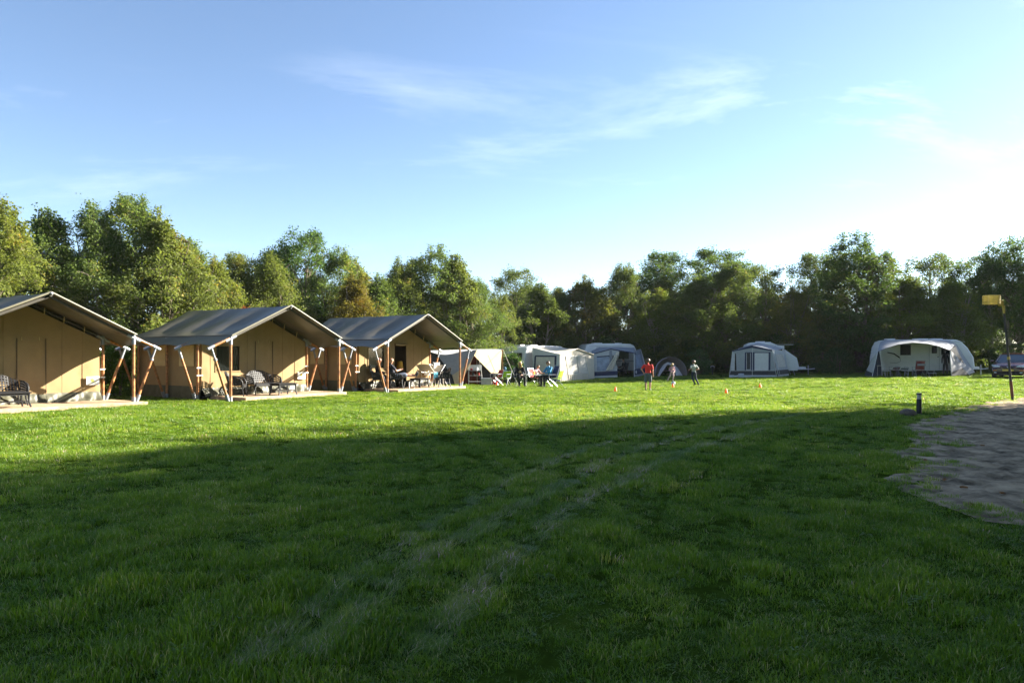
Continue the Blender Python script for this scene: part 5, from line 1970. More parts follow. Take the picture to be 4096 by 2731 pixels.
# ---- caravan D with sun canopy
QDD = lambda x, y: (3400 + .29592 * x, 1300 + .29592 * y)
AD = -.20
cD = Vector((28.55, 50.0, 0)) + Vector((-math.sin(AD) * 1.1, math.cos(AD) * 1.1, 0))
vanD = caravan("long white caravan under the arched sun canopy", (cD.x, cD.y), AD, 6.1, 2.2, 2.46, CARAVAN_W, (.25, .75), None,
               ((-1.30, 1.76, .60, .68, WINDOW_D), (1.38, 1.72, .78, .55, WINDOW_D)), (.52, .62, 1.78), ((-2.0, .6), (.0, .9), (1.0, .7)), 1, .2)
cnD = thing("sun_canopy", "light grey arched sun canopy with dark-footed side wings", "awning", (28.5, 48.8, gz(28.5, 48.8)), 0, "caravan awnings")
YF = 47.6
PDF = Pl((28, YF, 0), (0, -1, 0))
railD = [atd(*QDD(*p), 49.95 - .2 * (atd(*QDD(*p), 50).x - 28.55)) for p in ((412, 228), (460, 206), (900, 196), (1350, 208), (1440, 262))]
archD = [PDF.pt(*QDD(*p)) for p in ((374, 362), (480, 315), (650, 265), (850, 240), (1050, 255), (1200, 290), (1352, 345))]
CANOPY = mat("light_grey_canopy", (.40, .41, .44), rough=.7, spec=.2, var=.06, transl=.25)
patch("canopy", CANOPY, cnD, lambda u, v: lerp(pline(railD, u), pline(archD, u), v) + Vector((0, 0, .05 * math.sin(math.pi * v))), 30, 10)
PDF.poly([(374, 362), (300, 450), (235, 585), (222, 612), (300, 645), (332, 560), (366, 385)], CANOPY, "side_wing", cnD, .0, .012, QDD)
PDF.poly([(222, 612), (190, 680), (298, 693), (300, 645)], CHARCOAL, "side_wing_foot", cnD, .0, .012, QDD)
g0 = gz(25, YF)
lw0, lw1 = PDF.pt(*QDD(300, 693)), PDF.pt(*QDD(374, 362))
patch("inner_wing", NAVY, cnD, lambda u, v: lerp(lerp(lw0, (25.75, 50.4, .30), u), lerp(lw1, (25.55, 50.5, 2.2), u), v), 8, 8)
rw0, rw1 = PDF.pt(*QDD(1370, 690)), PDF.pt(*QDD(1352, 345))
rb0, rb1 = atd(*QDD(1608, 668), 48.9), atd(*QDD(1428, 285), 49.2)


def sideD(u, v):
    return lerp(lerp(rw0, rb0, u), lerp(rw1, rb1, u), v)


patch("side_wing", CANOPY, cnD, sideD, 12, 14)
od = Vector((-.01, -.04, 0))
PSD = Pl(rw0, (rb0 - rw0).cross(rw1 - rw0))
PSD.poly([(1376, 640), (1520, 578), (1606, 665), (1372, 688)], CHARCOAL, "side_wing_foot", cnD, .04, .008, QDD)
PSD.poly([(1356, 332), (1424, 288), (1545, 525), (1490, 480), (1400, 375)], CHARCOAL, "wing_window", cnD, .04, .008, QDD)
patch("back_strip", CANOPY, cnD, lambda u, v: lerp(lerp(rb0, (31.5, 49.35, .5), u), lerp(rb1, railD[-1], u), v), 4, 8)
rope("canopy_pole", ALU, cnD, [rw0, rw1], .018)
rope("canopy_pole", ALU, cnD, [lw0, lw1], .018)
rope("canopy_edge", CHARCOAL, cnD, [p + Vector((0, -.02, 0)) for p in archD], .018)

gd = lambda px, py: at(*QDD(px, py))
GREYC = mat("grey_mesh_cloth", (.22, .23, .25), rough=.8, var=.1)
camp_table("small round-legged side table at the sun canopy's left wing", gd(400, 690), 0, .55, .45, .72, WHITEP, ALU, "side_table")
s1 = thing("camp_stool", "low white stool left of the two small camp chairs", "stool", tuple(gd(495, 692)), .2)
MB().box((0, 0, .36), (.40, .34, .04), bevel=.012).build("seat", WHITEP, s1)
for sx in (-1, 1):
    for sy in (-1, 1):
        MB().tube((sx * .16, sy * .13, .35), (sx * .20, sy * .16, 0), .014, n=6).build("leg", ALU, s1)
camp_chair("small camp chair with reddish seat, left of two under the sun canopy", gd(598, 692), 1.57, mat("faded_red_mesh", (.20, .10, .09), rough=.8), GREYC, .16, .42)
camp_chair("small grey camp chair, right of two under the sun canopy", gd(712, 697), 1.5, GREYC, GREYC, .14, .44)
camp_table("low camp table between small chairs and striped chair", gd(815, 692), 0, .60, .5, .38, CARAVAN_G, ALU)
camp_chair("high camp chair with red and grey striped cushion under the sun canopy", gd(925, 697), 1.45, mat("dull_red_mesh", (.17, .03, .028), rough=.8), GREYC, .60, .54)
cu = thing("grey_cushion", "grey striped cushion on the high red camp chair", "cushion", tuple(gd(925, 697) + Vector((-.03, -.37, 0))), 0)
MB().sheet(lambda u, v: (-.25 + .5 * u, -.02 - .02 * math.sin(math.pi * u), .72 + .13 * v), 8, 4, .05).build("cover", GREYC, cu, True)
stp = thing("door_step", "small white step before the caravan door", "step", tuple(gd(1110, 690)), 0)
for z, y in ((.20, .0), (.38, .2)):
    MB().box((0, y, z), (.50, .26, .03), bevel=.008).build("tread", WHITEP, stp)
for sx in (-1, 1):
    MB().path([(sx * .24, -.12, 0), (sx * .24, .0, .2), (sx * .24, .2, .38), (sx * .24, .3, 0)], .014, 6).build("side_frame", ALU, stp, True)
ws = thing("wetsuit", "black wetsuit hanging from the canopy beside the caravan door", "wetsuit", (29.50, 49.35, .30), 0)
MB().path([(0, 0, 1.62), (0, 0, 1.50)], .012, 6).build("hanger", ALU, ws, True)
MB().path([(0, 0, 1.52), (0, 0, 1.30), (0, 0, .95), (0, 0, .72)], [.07, .20, .17, .19], 12, flat=.45).build("suit_body", BLACKP, ws, True)
for sx in (-1, 1):
    MB().path([(sx * .14, 0, 1.40), (sx * .22, .0, 1.1), (sx * .23, 0, .82)], [.07, .06, .045], 10, flat=.6).build("sleeve", BLACKP, ws, True)
    MB().path([(sx * .09, 0, .76), (sx * .11, 0, .45), (sx * .12, 0, .08)], [.10, .08, .055], 10, flat=.6).build("suit_leg", BLACKP, ws, True)
aw = thing("hose_reel", "dark hose looped against the white caravan wall", "hose", (26.45, 50.2, .9), 0)
MB().path([(-.45, 0, .95), (0, -.02, .86), (.35, 0, .62), (.42, .02, .56)], [.03, .04, .04, .02], 8).build("hose", BLACKP, aw, True)
MB().path([(.42, .02, .56), (.46, 0, .35), (.2, 0, .22), (-.3, 0, .25)], .010, 6).build("hose", BLACKP, aw, True)

# ------------------------------------------------------------------ parked car
MAROON = mat("maroon_paint", (.060, .010, .016), rough=.22, spec=.5, var=.05, coat=.8)
CARGLASS = glass_mat("windscreen_glass", (.075, .10, .13), .04)  # blue-grey tint puts the reflected sky into the base colour
CHROME = mat("chrome", (.75, .75, .77), rough=.12, metal=1.0, var=.02)
LAMPG = mat("headlamp_glass", (.55, .57, .58), rough=.12, spec=.7, var=.12, vscale=15)
PLATE = mat("yellow_plate", (.62, .40, .03), rough=.4, var=.04)
AMBER = mat("amber_lens", (.55, .16, .01), rough=.25, var=.05)


def car(label, front_pt):
    hd = Vector((-front_pt.x - 9, -front_pt.y, 0)).normalized()
    c = front_pt - hd * 2.05
    t = thing("parked_car", label, "car", (c.x, c.y, gz(c.x, c.y)), math.atan2(hd.y, hd.x))
    t.scale = (1.08, 1.08, 1.04)
    FOOTPRINTS.append((c.x, c.y, -math.atan2(hd.y, hd.x), -2.3, 2.3, -1, 1))
    # cross sections along local x (front +2.05)
    st_ = [(2.06, .40, .66, .60, .30), (1.98, .22, .72, .74, .62), (1.80, .18, .80, .80, .76), (1.40, .17, .88, .84, .82), (.95, .17, .94, .85, .84), (.55, .17, .965, .85, .84),
           (-.8, .17, .97, .85, .84), (-1.5, .18, .98, .84, .82), (-1.95, .24, .96, .78, .74), (-2.08, .42, .86, .66, .6)]
    vs, fs = [], []
    m = 14
    for (x, z0, z1, w, wt) in st_:
        ring = [(-w * .92, z0), (-w, z0 + .14), (-w * 1.0, (z0 + z1) / 2), (-w * .985, z1 - .14), (-wt * .96, z1 - .04), (-wt * .6, z1), (0, z1 + .015)]
        ring = ring + [(-y, z) for y, z in reversed(ring[:-1])] + [(0, z0)]
        vs += [(x, y, z) for y, z in ring]
    m = len(ring)
    for i in range(len(st_) - 1):
        fs += [(i * m + k, i * m + (k + 1) % m, (i + 1) * m + (k + 1) % m, (i + 1) * m + k) for k in range(m)]
    fs += [tuple(range(m)), tuple((len(st_) - 1) * m + k for k in range(m))[::-1]]
    MB().add(vs, fs).build("body", MAROON, t, True)
    # cabin
    cab = [(.98, .94, .70), (.28, 1.40, .56), (-.1, 1.455, .55), (-.9, 1.45, .54), (-1.35, 1.36, .53), (-1.95, .97, .66)]

    def strip(i, j, inset, name, mm, side=False):
        x0, z0, w0 = cab[i]
        x1, z1, w1 = cab[j]
        b = MB()
        b.prism([(x0, -w0 + inset, z0), (x0, w0 - inset, z0), (x1, w1 - inset, z1), (x1, -w1 + inset, z1)], (0, 0, -.02))
        return b.build(name, mm, t)
    strip(0, 1, .03, "windscreen", CARGLASS)
    strip(4, 5, .05, "rear_window", CARGLASS)
    rf = MB().sheet(lambda u, v: (lambda p: (p.x, (2 * v - 1) * .555 * (1 - .02 * u), p.z + .025 * (1 - (2 * v - 1) ** 2)))(pline([(.30, 0, 1.40), (-.1, 0, 1.452), (-.9, 0, 1.447), (-1.36, 0, 1.36)], u)), 14, 8, .03).build("roof", MAROON, t, True)
    for sy in (-1, 1):
        sw = MB().prism([(.92, sy * .745, .955), (.26, sy * .585, 1.385), (-.1, sy * .575, 1.43), (-.9, sy * .565, 1.425), (-1.3, sy * .56, 1.34), (-1.62, sy * .69, .975)], (0, -sy * .02, 0)).build("side_window", CARGLASS, t)
        MB().path([(1.0, sy * .735, .95), (.28, sy * .57, 1.40)], .035, 6).build("pillar", MAROON, t, True)
        MB().path([(-.35, sy * .765, .96), (-.35, sy * .585, 1.43)], .03, 6).build("pillar", RUBBER, t, True)
        MB().path([(-1.3, sy * .57, 1.36), (-1.75, sy * .70, .97)], .05, 6).build("pillar", MAROON, t, True)
        mr = MB().ball((.82, sy * .93, 1.00), (.07, .12, .075), 10, 7).build("wing_mirror", MAROON, t, True)
        MB().box((.78, sy * .80, .965), (.05, .16, .04)).build("mirror_arm", RUBBER, mr)
        hl = MB().prism([(2.055, sy * .36, .645), (1.97, sy * .70, .64), (1.66, sy * .835, .745), (1.70, sy * .80, .80), (1.93, sy * .60, .76), (2.02, sy * .42, .72)], (.03, sy * .012, .012)).build("headlight", LAMPG, t)
        MB().ball((1.97, sy * .56, .70), .055, 10, 7).build("lamp_lens", CHROME, hl, True)
        MB().box((2.045, sy * .62, .46), (.05, .20, .055), bevel=.012).build("indicator", AMBER, t)
        MB().ball((2.02, sy * .60, .33), (.04, .08, .05), 10, 6).build("fog_light", LAMPG, t, True)
        for wx in (1.28, -1.33):
            wh = MB().lathe([(.19, -.09), (.29, -.10), (.31, -.07), (.31, .07), (.29, .10), (.19, .09)], 22).build("wheel", RUBBER, t, True)
            wh.rotation_euler = (R(90), 0, 0)
            wh.location = (wx, sy * .76, .31)
            MB().lathe([(.0, -.085), (.19, -.075), (.19, .075), (.0, .085)], 18, cap=False).build("rim", ALU, wh, True)
    MB().box((2.075, 0, .62), (.05, .50, .085), bevel=.02).build("grille", RUBBER, t)
    MB().ball((2.10, 0, .635), (.02, .06, .03), 12, 6).build("badge", CHROME, t, True)
    MB().box((2.06, 0, .30), (.10, 1.05, .11), bevel=.03).build("air_intake", RUBBER, t)
    pl = MB().box((2.10, -.0, .47), (.018, .52, .115), bevel=.004).build("number_plate", PLATE, t)
    MB().box((2.07, 0, .20), (.16, 1.45, .06), bevel=.02).build("front_lip", RUBBER, t)
    MB().path([(2.06, -.78, .40), (2.11, -.4, .405), (2.12, 0, .405), (2.11, .4, .405), (2.06, .78, .40)], .014, 6).build("bumper_trim", RUBBER, t, True)
    for y in (-.25, .2):
        MB().path([(1.02, y, .965), (.86, y + .42, 1.055)], .009, 5).build("wiper", RUBBER, t)
    return t


car("dark maroon hatchback parked at the right edge, yellow number plate", at(4034, 1513))

# ------------------------------------------------------------------ korfball post, bollard, stone, cones, ball
POLE_D = mat("dark_pole", (.035, .033, .032), rough=.5, var=.2)
POLE_R = mat("red_brown_sleeve", (.13, .045, .025), rough=.6, var=.25)
YBASK = mat("yellow_basket", (.46, .36, .075), rough=.6, var=.2, transl=.1)
kp = at(4051, 1603)
kf = thing("korfball_post", "tall dark post carrying a yellow slatted ring basket", "post", tuple(kp), 0)
ktop = atd(4014, 1228, kp.y) - kp
kb = lambda t_: Vector((0, 0, 0)).lerp(ktop, t_)
MB().path([kb(0) - Vector((0, 0, .05)), kb(.5), kb(1)], [.042, .036, .030], 10).build("pole", POLE_D, kf, True)
MB().path([kb(.045), kb(.21)], [.050, .048], 10).build("sleeve", POLE_R, kf, True)
MB().path([kb(.44), kb(.47)], .045, 10).build("clamp", YBASK, kf, True)
bc = atd(3966, 1200, kp.y - .1) - kp
for i in range(6):
    z = -.135 + i * .052
    MB().lathe([(.252, z), (.260, z + .004), (.260, z + .020), (.252, z + .024)], 24, bc, cap=False).build("basket_ring", YBASK, kf, True)
bk_r = .246
for i in range(10):
    a = 6.283 * i / 10
    MB().box(bc + Vector((bk_r * math.cos(a), bk_r * math.sin(a), .0)), (.014, .014, .31), rz_mat(a)).build("basket_rib", YBASK, kf)
MB().box((bc + ktop) / 2 + Vector((.13, .03, .02)), (.20, .05, .20), rz_mat(.2), bevel=.015).build("basket_arm", YBASK, kf, True)
MB().path([ktop + Vector((.0, 0, .05)), kb(.93)], [.045, .034], 8).build("basket_bracket", YBASK, kf, True)

bp_ = at(3676, 1657)
bo = thing("bollard_lamp", "black bollard lamp with pale lens band beside the sand", "bollard", tuple(bp_), 0)
MB().lathe([(.062, -.03), (.062, .40), (.058, .405)], 18).build("shaft", BLACKP, bo, True)
MB().lathe([(.050, .405), (.052, .41), (.052, .515), (.050, .52)], 18).build("lens", mat("frosted_lens", (.55, .54, .52), rough=.35, transl=.3, var=.05), bo, True)
MB().lathe([(.066, .518), (.068, .525), (.066, .555), (.03, .562)], 18).build("cap", POLE_D, bo, True)
for a in (0, 2.09, 4.19):
    MB().tube((.055 * math.cos(a), .055 * math.sin(a), .40), (.055 * math.cos(a), .055 * math.sin(a), .52), .006, n=5).build("lens_bar", POLE_D, bo)
so = at(3632, 1662)
STONE = mat("field_stone", (.105, .085, .068), rough=.85, var=.3, vscale=9, bump=.5, bscale=20)
MBs = MB().ball((0, 0, .05), (.20, .16, .14), 20, 12, lambda v: v * (1 + .16 * noise.noise(v * 1.6 + Vector((3, 1, 2)))))
sto = MBs.build("field_stone", STONE, None, True)
sto.location = so
tag(sto, "brownish boulder lying beside the black bollard lamp", "stone")

ORANGE = mat("orange_cone", (.90, .26, .012), rough=.45, var=.06, transl=.4)
cone_l = {(2462, 1566): "orange cone left of the boy in red", (2692, 1550): "orange cone in front of the blue ball", (2905, 1575): "nearest orange cone, before the blue-banded awning", (3041, 1551): "rightmost orange cone, before the blue-banded awning"}
for i, (p, lb) in enumerate(cone_l.items()):
    q = at(*p)
    t = thing("training_cone", lb, "cone", tuple(q), rnd.random() * 3, "orange training cones")
    MB().lathe([(.068, .02), (.064, .03), (.024, .205), (.018, .21)], 16).build("cone_body", ORANGE, t, True, "coneb")
    MB().box((0, 0, .012), (.16, .16, .022), bevel=.008).build("base", ORANGE, t, False, "conebase")
bq = at(2693, 1541)
BALLB = mat("blue_white_ball", (.06, .30, .62), rough=.35, var=.5, vscale=5, rgb2=(.75, .78, .8))
bb = MB().ball((0, 0, .11), .11, 20, 14).build("ball", BALLB, None, True)
bb.location = bq
tag(bb, "blue and white ball behind an orange cone", "ball")
tpz = at(2850, 1500)
tpp = thing("water_tap", "small water tap post in the shade left of the blue-banded awning", "tap", tuple(tpz), 0)
MB().tube((0, 0, 0), (0, 0, .62), .04, n=8).build("post", POLE_D, tpp)
MB().path([(-.14, 0, .55), (-.10, 0, .66), (0, 0, .68), (.10, 0, .66), (.14, 0, .55)], .03, 8).build("tap", ALU, tpp, True)

# ------------------------------------------------------------------ things round the camp table
tb_ = camp_table("camp table with bottles in the middle of the seated group", at(2128, 1541), .3, .9, .6, .62, CARAVAN_G, ALU)
tloc = Vector(tb_.location)
for k_, (dx, dy, m_, h_, r_, nm, lb) in enumerate(((.12, .05, TOYY, .22, .045, "bottle", "yellow bottle on the seated group's camp table"), (-.08, -.12, WHITEP, .10, .04, "mug", "white mug beside the yellow bottle"), (-.22, .08, WHITEP, .09, .04, "mug", "white mug at the left side of the camp table"), (.30, -.1, ALU, .12, .035, "thermos", "small steel thermos at the right side of the camp table"))):
    o = thing(nm, lb, nm, tuple(tloc + Vector((dx, dy, .62))), 0)
    MB().lathe([(r_, 0), (r_, h_ * .65), (r_ * .5, h_ * .85), (r_ * .45, h_)], 12).build("vessel", m_, o, True)
    if nm == "mug":
        MB().path([(r_, 0, h_ * .2), (r_ * 1.7, 0, h_ * .35), (r_, 0, h_ * .6)], .006, 6).build("handle", m_, o, True)
    else:
        MB().lathe([(r_ * .5, h_), (r_ * .5, h_ * 1.12)], 10).build("cap", BRIGHTRED if m_ is TOYY else CHARCOAL, o, True)

# fallen leaves on the sand
DEADLEAF = mat("dead_leaf", (.22, .10, .03), rough=.8, var=.3)
for i, (px, py) in enumerate(((4060, 1655), (3855, 1962), (3930, 1790), (3780, 1930), (4010, 1985), (3885, 2030), (3700, 1850))):
    q = at(px, py)
    lf = MB().sheet(lambda u, v: ((u - .5) * .06 * math.sin(math.pi * (.12 + .76 * v)), (v - .5) * .085, .004 + .016 * (2 * u - 1) ** 2), 4, 5, .003).build("fallen_leaf", DEADLEAF, None, True)
    lf.location = q + Vector((0, 0, .03))
    lf.rotation_euler = (rnd.uniform(-.2, .2), rnd.uniform(-.2, .2), rnd.random() * 6.28)
    tag(lf, "single brown fallen leaf on the trodden sand", "leaf", "fallen leaves on the sand")

# ================================================================== PEOPLE
SKIN = mat("skin", (.50, .27, .18), rough=.5, spec=.35, var=.06, vscale=10)
SHOE = mat("dark_shoe", (.03, .028, .026), rough=.6, var=.1)
EYE_M = mat("eye_dark", (.02, .015, .012), rough=.2, var=.0)


def capsule(b, p0, p1, r0, r1, n=10):
    p0, p1 = Vector(p0), Vector(p1)
    d = p1 - p0
    L = d.length
    if L < 1e-5:
        b.ball(p0, r0, n, 8)
        return
    d = d / L
    pts, rad = [], []
    for a in (-90, -60, -30):
        pts.append(p0 + d * (r0 * math.sin(R(a))))
        rad.append(max(.0015, r0 * math.cos(R(a))))
    for t in (0, .5, 1):
        pts.append(p0.lerp(p1, t))
        rad.append(r0 + (r1 - r0) * t)
    for a in (30, 60, 90):
        pts.append(p1 + d * (r1 * math.sin(R(a))))
        rad.append(max(.0015, r1 * math.cos(R(a))))
    b.path(pts, rad, n)


def make_person(label, loc, rz, H, J, shirt, legs, short=False, sleeve='short', shoe=SHOE, hair=None, hairlen=0.0, skin=SKIN, bald=False, bulk=1.0, group=None, voxel=.0105):
    """J: joints in metres for a body of height H, facing local -y; one continuous skin with clothing zones"""
    t = thing("person", label, "person", loc, rz, group)
    b = MB()
    seg = []          # (p0, p1, r0, r1, zone)

    def S(p0, p1, r0, r1, zone):
        capsule(b, p0, p1, r0, r1)
        seg.append((np.array(p0, float), np.array(p1, float), r0, r1, zone))
    k = H / 1.5
    kb_ = k * bulk
    V3 = Vector
    pel, wai, che, nek, hed = (V3(J[n]) for n in ('pel', 'wai', 'che', 'nek', 'hed'))
    up = (che - pel).normalized()
    shL, shR = V3(J['shL']), V3(J['shR'])
    side = (shL - shR).normalized()
    for o in (-1, 0, 1):
        S(pel + side * (.055 * k * o), wai + side * (.045 * k * o), .082 * kb_, .078 * kb_, 'legs' if o == 9 else 'shirt')
        S(wai + side * (.045 * k * o), che + side * (.060 * k * o), .078 * kb_, .088 * kb_, 'shirt')
    S(pel + side * (-.05 * k), pel + side * (.05 * k), .092 * kb_, .092 * kb_, 'legs')
    S(che + up * (.03 * k), nek - up * .0, .075 * k, .045 * k, 'shirt')
    S(nek - up * (.02 * k), hed - up * (.04 * k), .038 * k, .040 * k, 'skin')
    # head: skull, jaw, nose, ears
    f = V3(J.get('face', (0, -1, 0))).normalized()
    hu = (hed - nek).normalized()
    hu = (hu - f * hu.dot(f)).normalized()
    hs = f.cross(hu).normalized()
    hr = .082 * (k ** .55)
    S(hed - f * .012, hed + f * .006 + hu * .012, hr, hr * .97, 'skin')
    S(hed - hu * hr * .55 + f * hr * .30, hed - hu * hr * .80 + f * hr * .42, hr * .62, hr * .42, 'skin')
    S(hed + f * hr * .93 - hu * hr * .02, hed + f * hr * 1.10 - hu * hr * .28, hr * .11, hr * .16, 'skin')
    for sd in (-1, 1):
        S(hed + hs * sd * hr * .98 + hu * hr * .12, hed + hs * sd * hr * .98 - hu * hr * .22, hr * .13, hr * .10, 'skin')
        S(hed + hs * sd * hr * .36 + f * hr * .90 + hu * hr * .08, hed + hs * sd * hr * .40 + f * hr * .90 + hu * hr * .08, hr * .11, hr * .11, 'eye')
    for nm, sd in (('L', 1), ('R', -1)):
        sh, el, wr = V3(J['sh' + nm]), V3(J['el' + nm]), V3(J['wr' + nm])
        S(che + side * (sd * .05 * k) + up * (.03 * k), sh, .070 * kb_, .058 * kb_, 'shirt')
        if sleeve == 'short':
            S(sh, sh.lerp(el, .62), .054 * kb_, .056 * kb_, 'shirt')
            S(sh.lerp(el, .4), el, .041 * k, .036 * k, 'skin')
            S(el, wr, .036 * k, .026 * k, 'skin')
        else:
            S(sh, el, .055 * kb_, .048 * kb_, 'shirt')
            S(el, el.lerp(wr, .9), .047 * kb_, .036 * kb_, 'shirt')
            S(el.lerp(wr, .85), wr, .026 * k, .026 * k, 'skin')
        # hand: palm, four fingers, thumb
        d = V3(J['hd' + nm]).normalized() if ('hd' + nm) in J else (wr - el).normalized()
        px_ = d.cross(f)
        if px_.length < .2:
            px_ = d.cross(hu)
        px_.normalize()
        pn = px_.cross(d).normalized()
        hk = max(.86, k)
        pe = wr + d * .070 * hk
        S(wr, pe - px_ * .016 * hk, .024 * hk, .020 * hk, 'skin')
        S(wr, pe + px_ * .016 * hk, .024 * hk, .020 * hk, 'skin')
        for q, (o, L) in enumerate(((-.030, .058), (-.010, .068), (.010, .064), (.029, .050))):
            base = pe + px_ * o * hk
            mid = base + (d + pn * .25 + px_ * o * 3).normalized() * L * .55 * hk
            S(base, mid, .0105 * hk, .0095 * hk, 'skin')
            S(mid, mid + (d * .7 + pn * .75).normalized() * L * .5 * hk, .0095 * hk, .0085 * hk, 'skin')
        tb0 = wr + d * .022 * hk - px_ * .022 * hk
        tb1 = tb0 + (d - px_ * .9 + pn * .3).normalized() * .04 * hk
        S(tb0, tb1, .0125 * hk, .0105 * hk, 'skin')
        S(tb1, tb1 + (d + pn * .5).normalized() * .028 * hk, .0105 * hk, .009 * hk, 'skin')
        hp, kn, an, to = V3(J['hp' + nm]), V3(J['kn' + nm]), V3(J['an' + nm]), V3(J['to' + nm])
        if short:
            S(hp, hp.lerp(kn, .86), .090 * kb_, .088 * kb_, 'legs')
            S(hp.lerp(kn, .5), kn, .058 * k, .050 * k, 'skin')
            S(kn, kn.lerp(an, .35), .050 * k, .051 * k, 'skin')
            S(kn.lerp(an, .35), an, .051 * k, .029 * k, 'skin')
        else:
            S(hp, kn, .080 * kb_, .060 * kb_, 'legs')
            S(kn, an, .060 * kb_, .046 * kb_, 'legs')
        fd = (to - an)
        heel = an - V3((fd.x, fd.y, 0)) * .18 + V3((0, 0, -.022 * k if abs(fd.z) < .08 else 0))
        S(heel, an.lerp(to, .55), .036 * k, .037 * k, 'shoe')
        S(an.lerp(to, .5), to, .036 * k, .027 * k, 'shoe')
    me0 = b.mesh("tmp_body", None)
    o0 = bpy.data.objects.new("tmp_body", me0)
    col.objects.link(o0)
    md = o0.modifiers.new("r", 'REMESH')
    md.mode = 'VOXEL'
    md.voxel_size = voxel
    md2 = o0.modifiers.new("s", 'SMOOTH')
    md2.factor = .5
    md2.iterations = 2
    dg = bpy.context.evaluated_depsgraph_get()
    me = bpy.data.meshes.new_from_object(o0.evaluated_get(dg), preserve_all_data_layers=False, depsgraph=dg)
    bpy.data.objects.remove(o0, do_unlink=True)
    bpy.data.meshes.remove(me0)
    me.name = "body"
    me.materials.clear()
    zones = {'skin': 0, 'shirt': 1, 'legs': 2, 'shoe': 3, 'eye': 4}
    for m_ in (skin, shirt, legs, shoe, EYE_M):
        me.materials.append(m_)
    nf = len(me.polygons)
    C = np.empty(nf * 3)
    me.polygons.foreach_get("center", C)
    C = C.reshape(-1, 3)
    best = np.full(nf, 1e9)
    zi = np.zeros(nf, np.int32)
    for (p0, p1, r0, r1, z) in seg:
        d = p1 - p0
        L2 = d @ d + 1e-12
        tt = np.clip(((C - p0) @ d) / L2, 0, 1)
        dist = np.linalg.norm(C - (p0 + tt[:, None] * d), axis=1) - (r0 + (r1 - r0) * tt)
        if z == 'shirt':
            dist = dist - .006
        if z == 'legs':
            dist = dist - .003
        m_ = dist < best
        best[m_] = dist[m_]
        zi[m_] = zones[z]
    me.polygons.foreach_set("material_index", zi)
    me.polygons.foreach_set("use_smooth", [True] * nf)
    me.update()
    link_mesh("body", me, t)
    if hair is not None and not bald:
        hb = MB()

        def hf(v):
            return v * (1 + .05 * noise.noise(v * 5))

        def hp_(v):
            return v
        # cap over skull and back of the head, open at the face
        def hairfn(u, v_):
            th = u * 2 * math.pi
            ph = v_ * math.pi * .5
            drop = .50 + (.62 + hairlen * 1.2) * (.5 - .5 * math.cos(th)) ** .8
            ph = v_ * math.pi * drop * .72
            dirv = hu * math.cos(ph) + (f * math.cos(th) + hs * math.sin(th)) * math.sin(ph)
            rr = hr * (1.13 + .05 * noise.noise(Vector((th * 2, v_ * 6, H * 7))))
            p = hed - f * .006 + hu * .012 + dirv * rr
            if ph > math.pi * .5 and hairlen > 0:
                p -= hu * (ph - math.pi * .5) * hairlen * hr * 1.6
            return p
        hb.sheet(hairfn, 24, 10, .016)
        hb.build("hair", hair, t, True)
    return t


def stand(H, **kw):
    k = H
    J = dict(pel=(0, 0, .52 * k), wai=(0, .0, .60 * k), che=(0, .005 * k, .73 * k), nek=(0, 0, .825 * k), hed=(0, -.012 * k, .918 * k),
             shL=(.115 * k, 0, .775 * k), shR=(-.115 * k, 0, .775 * k), elL=(.145 * k, .01 * k, .615 * k), elR=(-.145 * k, .01 * k, .615 * k), wrL=(.150 * k, -.03 * k, .475 * k), wrR=(-.150 * k, -.03 * k, .475 * k),
             hpL=(.055 * k, 0, .50 * k), hpR=(-.055 * k, 0, .50 * k), knL=(.065 * k, -.005 * k, .275 * k), knR=(-.065 * k, -.005 * k, .275 * k), anL=(.065 * k, .01 * k, .045 * k), anR=(-.065 * k, .01 * k, .045 * k),
             toL=(.080 * k, -.095 * k, .022 * k), toR=(-.080 * k, -.095 * k, .022 * k))
    for n, v in kw.items():
        J[n] = tuple(c * k for c in v) if n != 'face' and not n.startswith('hd') else v
    return J


def sit(H, seat, **kw):
    """sitting upright on a seat of the given height, facing -y; values in metres"""
    k = H
    z = seat + .07 * k
    J = dict(pel=(0, .02, z), wai=(0, .035 * k + .02, z + .10 * k), che=(0, .045 * k + .02, z + .235 * k), nek=(0, .03 * k + .02, z + .33 * k), hed=(0, .01 * k, z + .425 * k),
             shL=(.115 * k, .04 * k, z + .285 * k), shR=(-.115 * k, .04 * k, z + .285 * k), elL=(.155 * k, .0, z + .13 * k), elR=(-.155 * k, .0, z + .13 * k), wrL=(.09 * k, -.13 * k, z + .11 * k), wrR=(-.09 * k, -.13 * k, z + .11 * k),
             hpL=(.06 * k, .0, z - .005), hpR=(-.06 * k, .0, z - .005), knL=(.09 * k, -.25 * k, z + .0 * k), knR=(-.09 * k, -.25 * k, z + .0 * k), anL=(.09 * k, -.24 * k, .045 * k), anR=(-.09 * k, -.24 * k, .045 * k),
             toL=(.10 * k, -.345 * k, .022 * k), toR=(-.10 * k, -.345 * k, .022 * k))
    for n, v in kw.items():
        J[n] = v
    return J


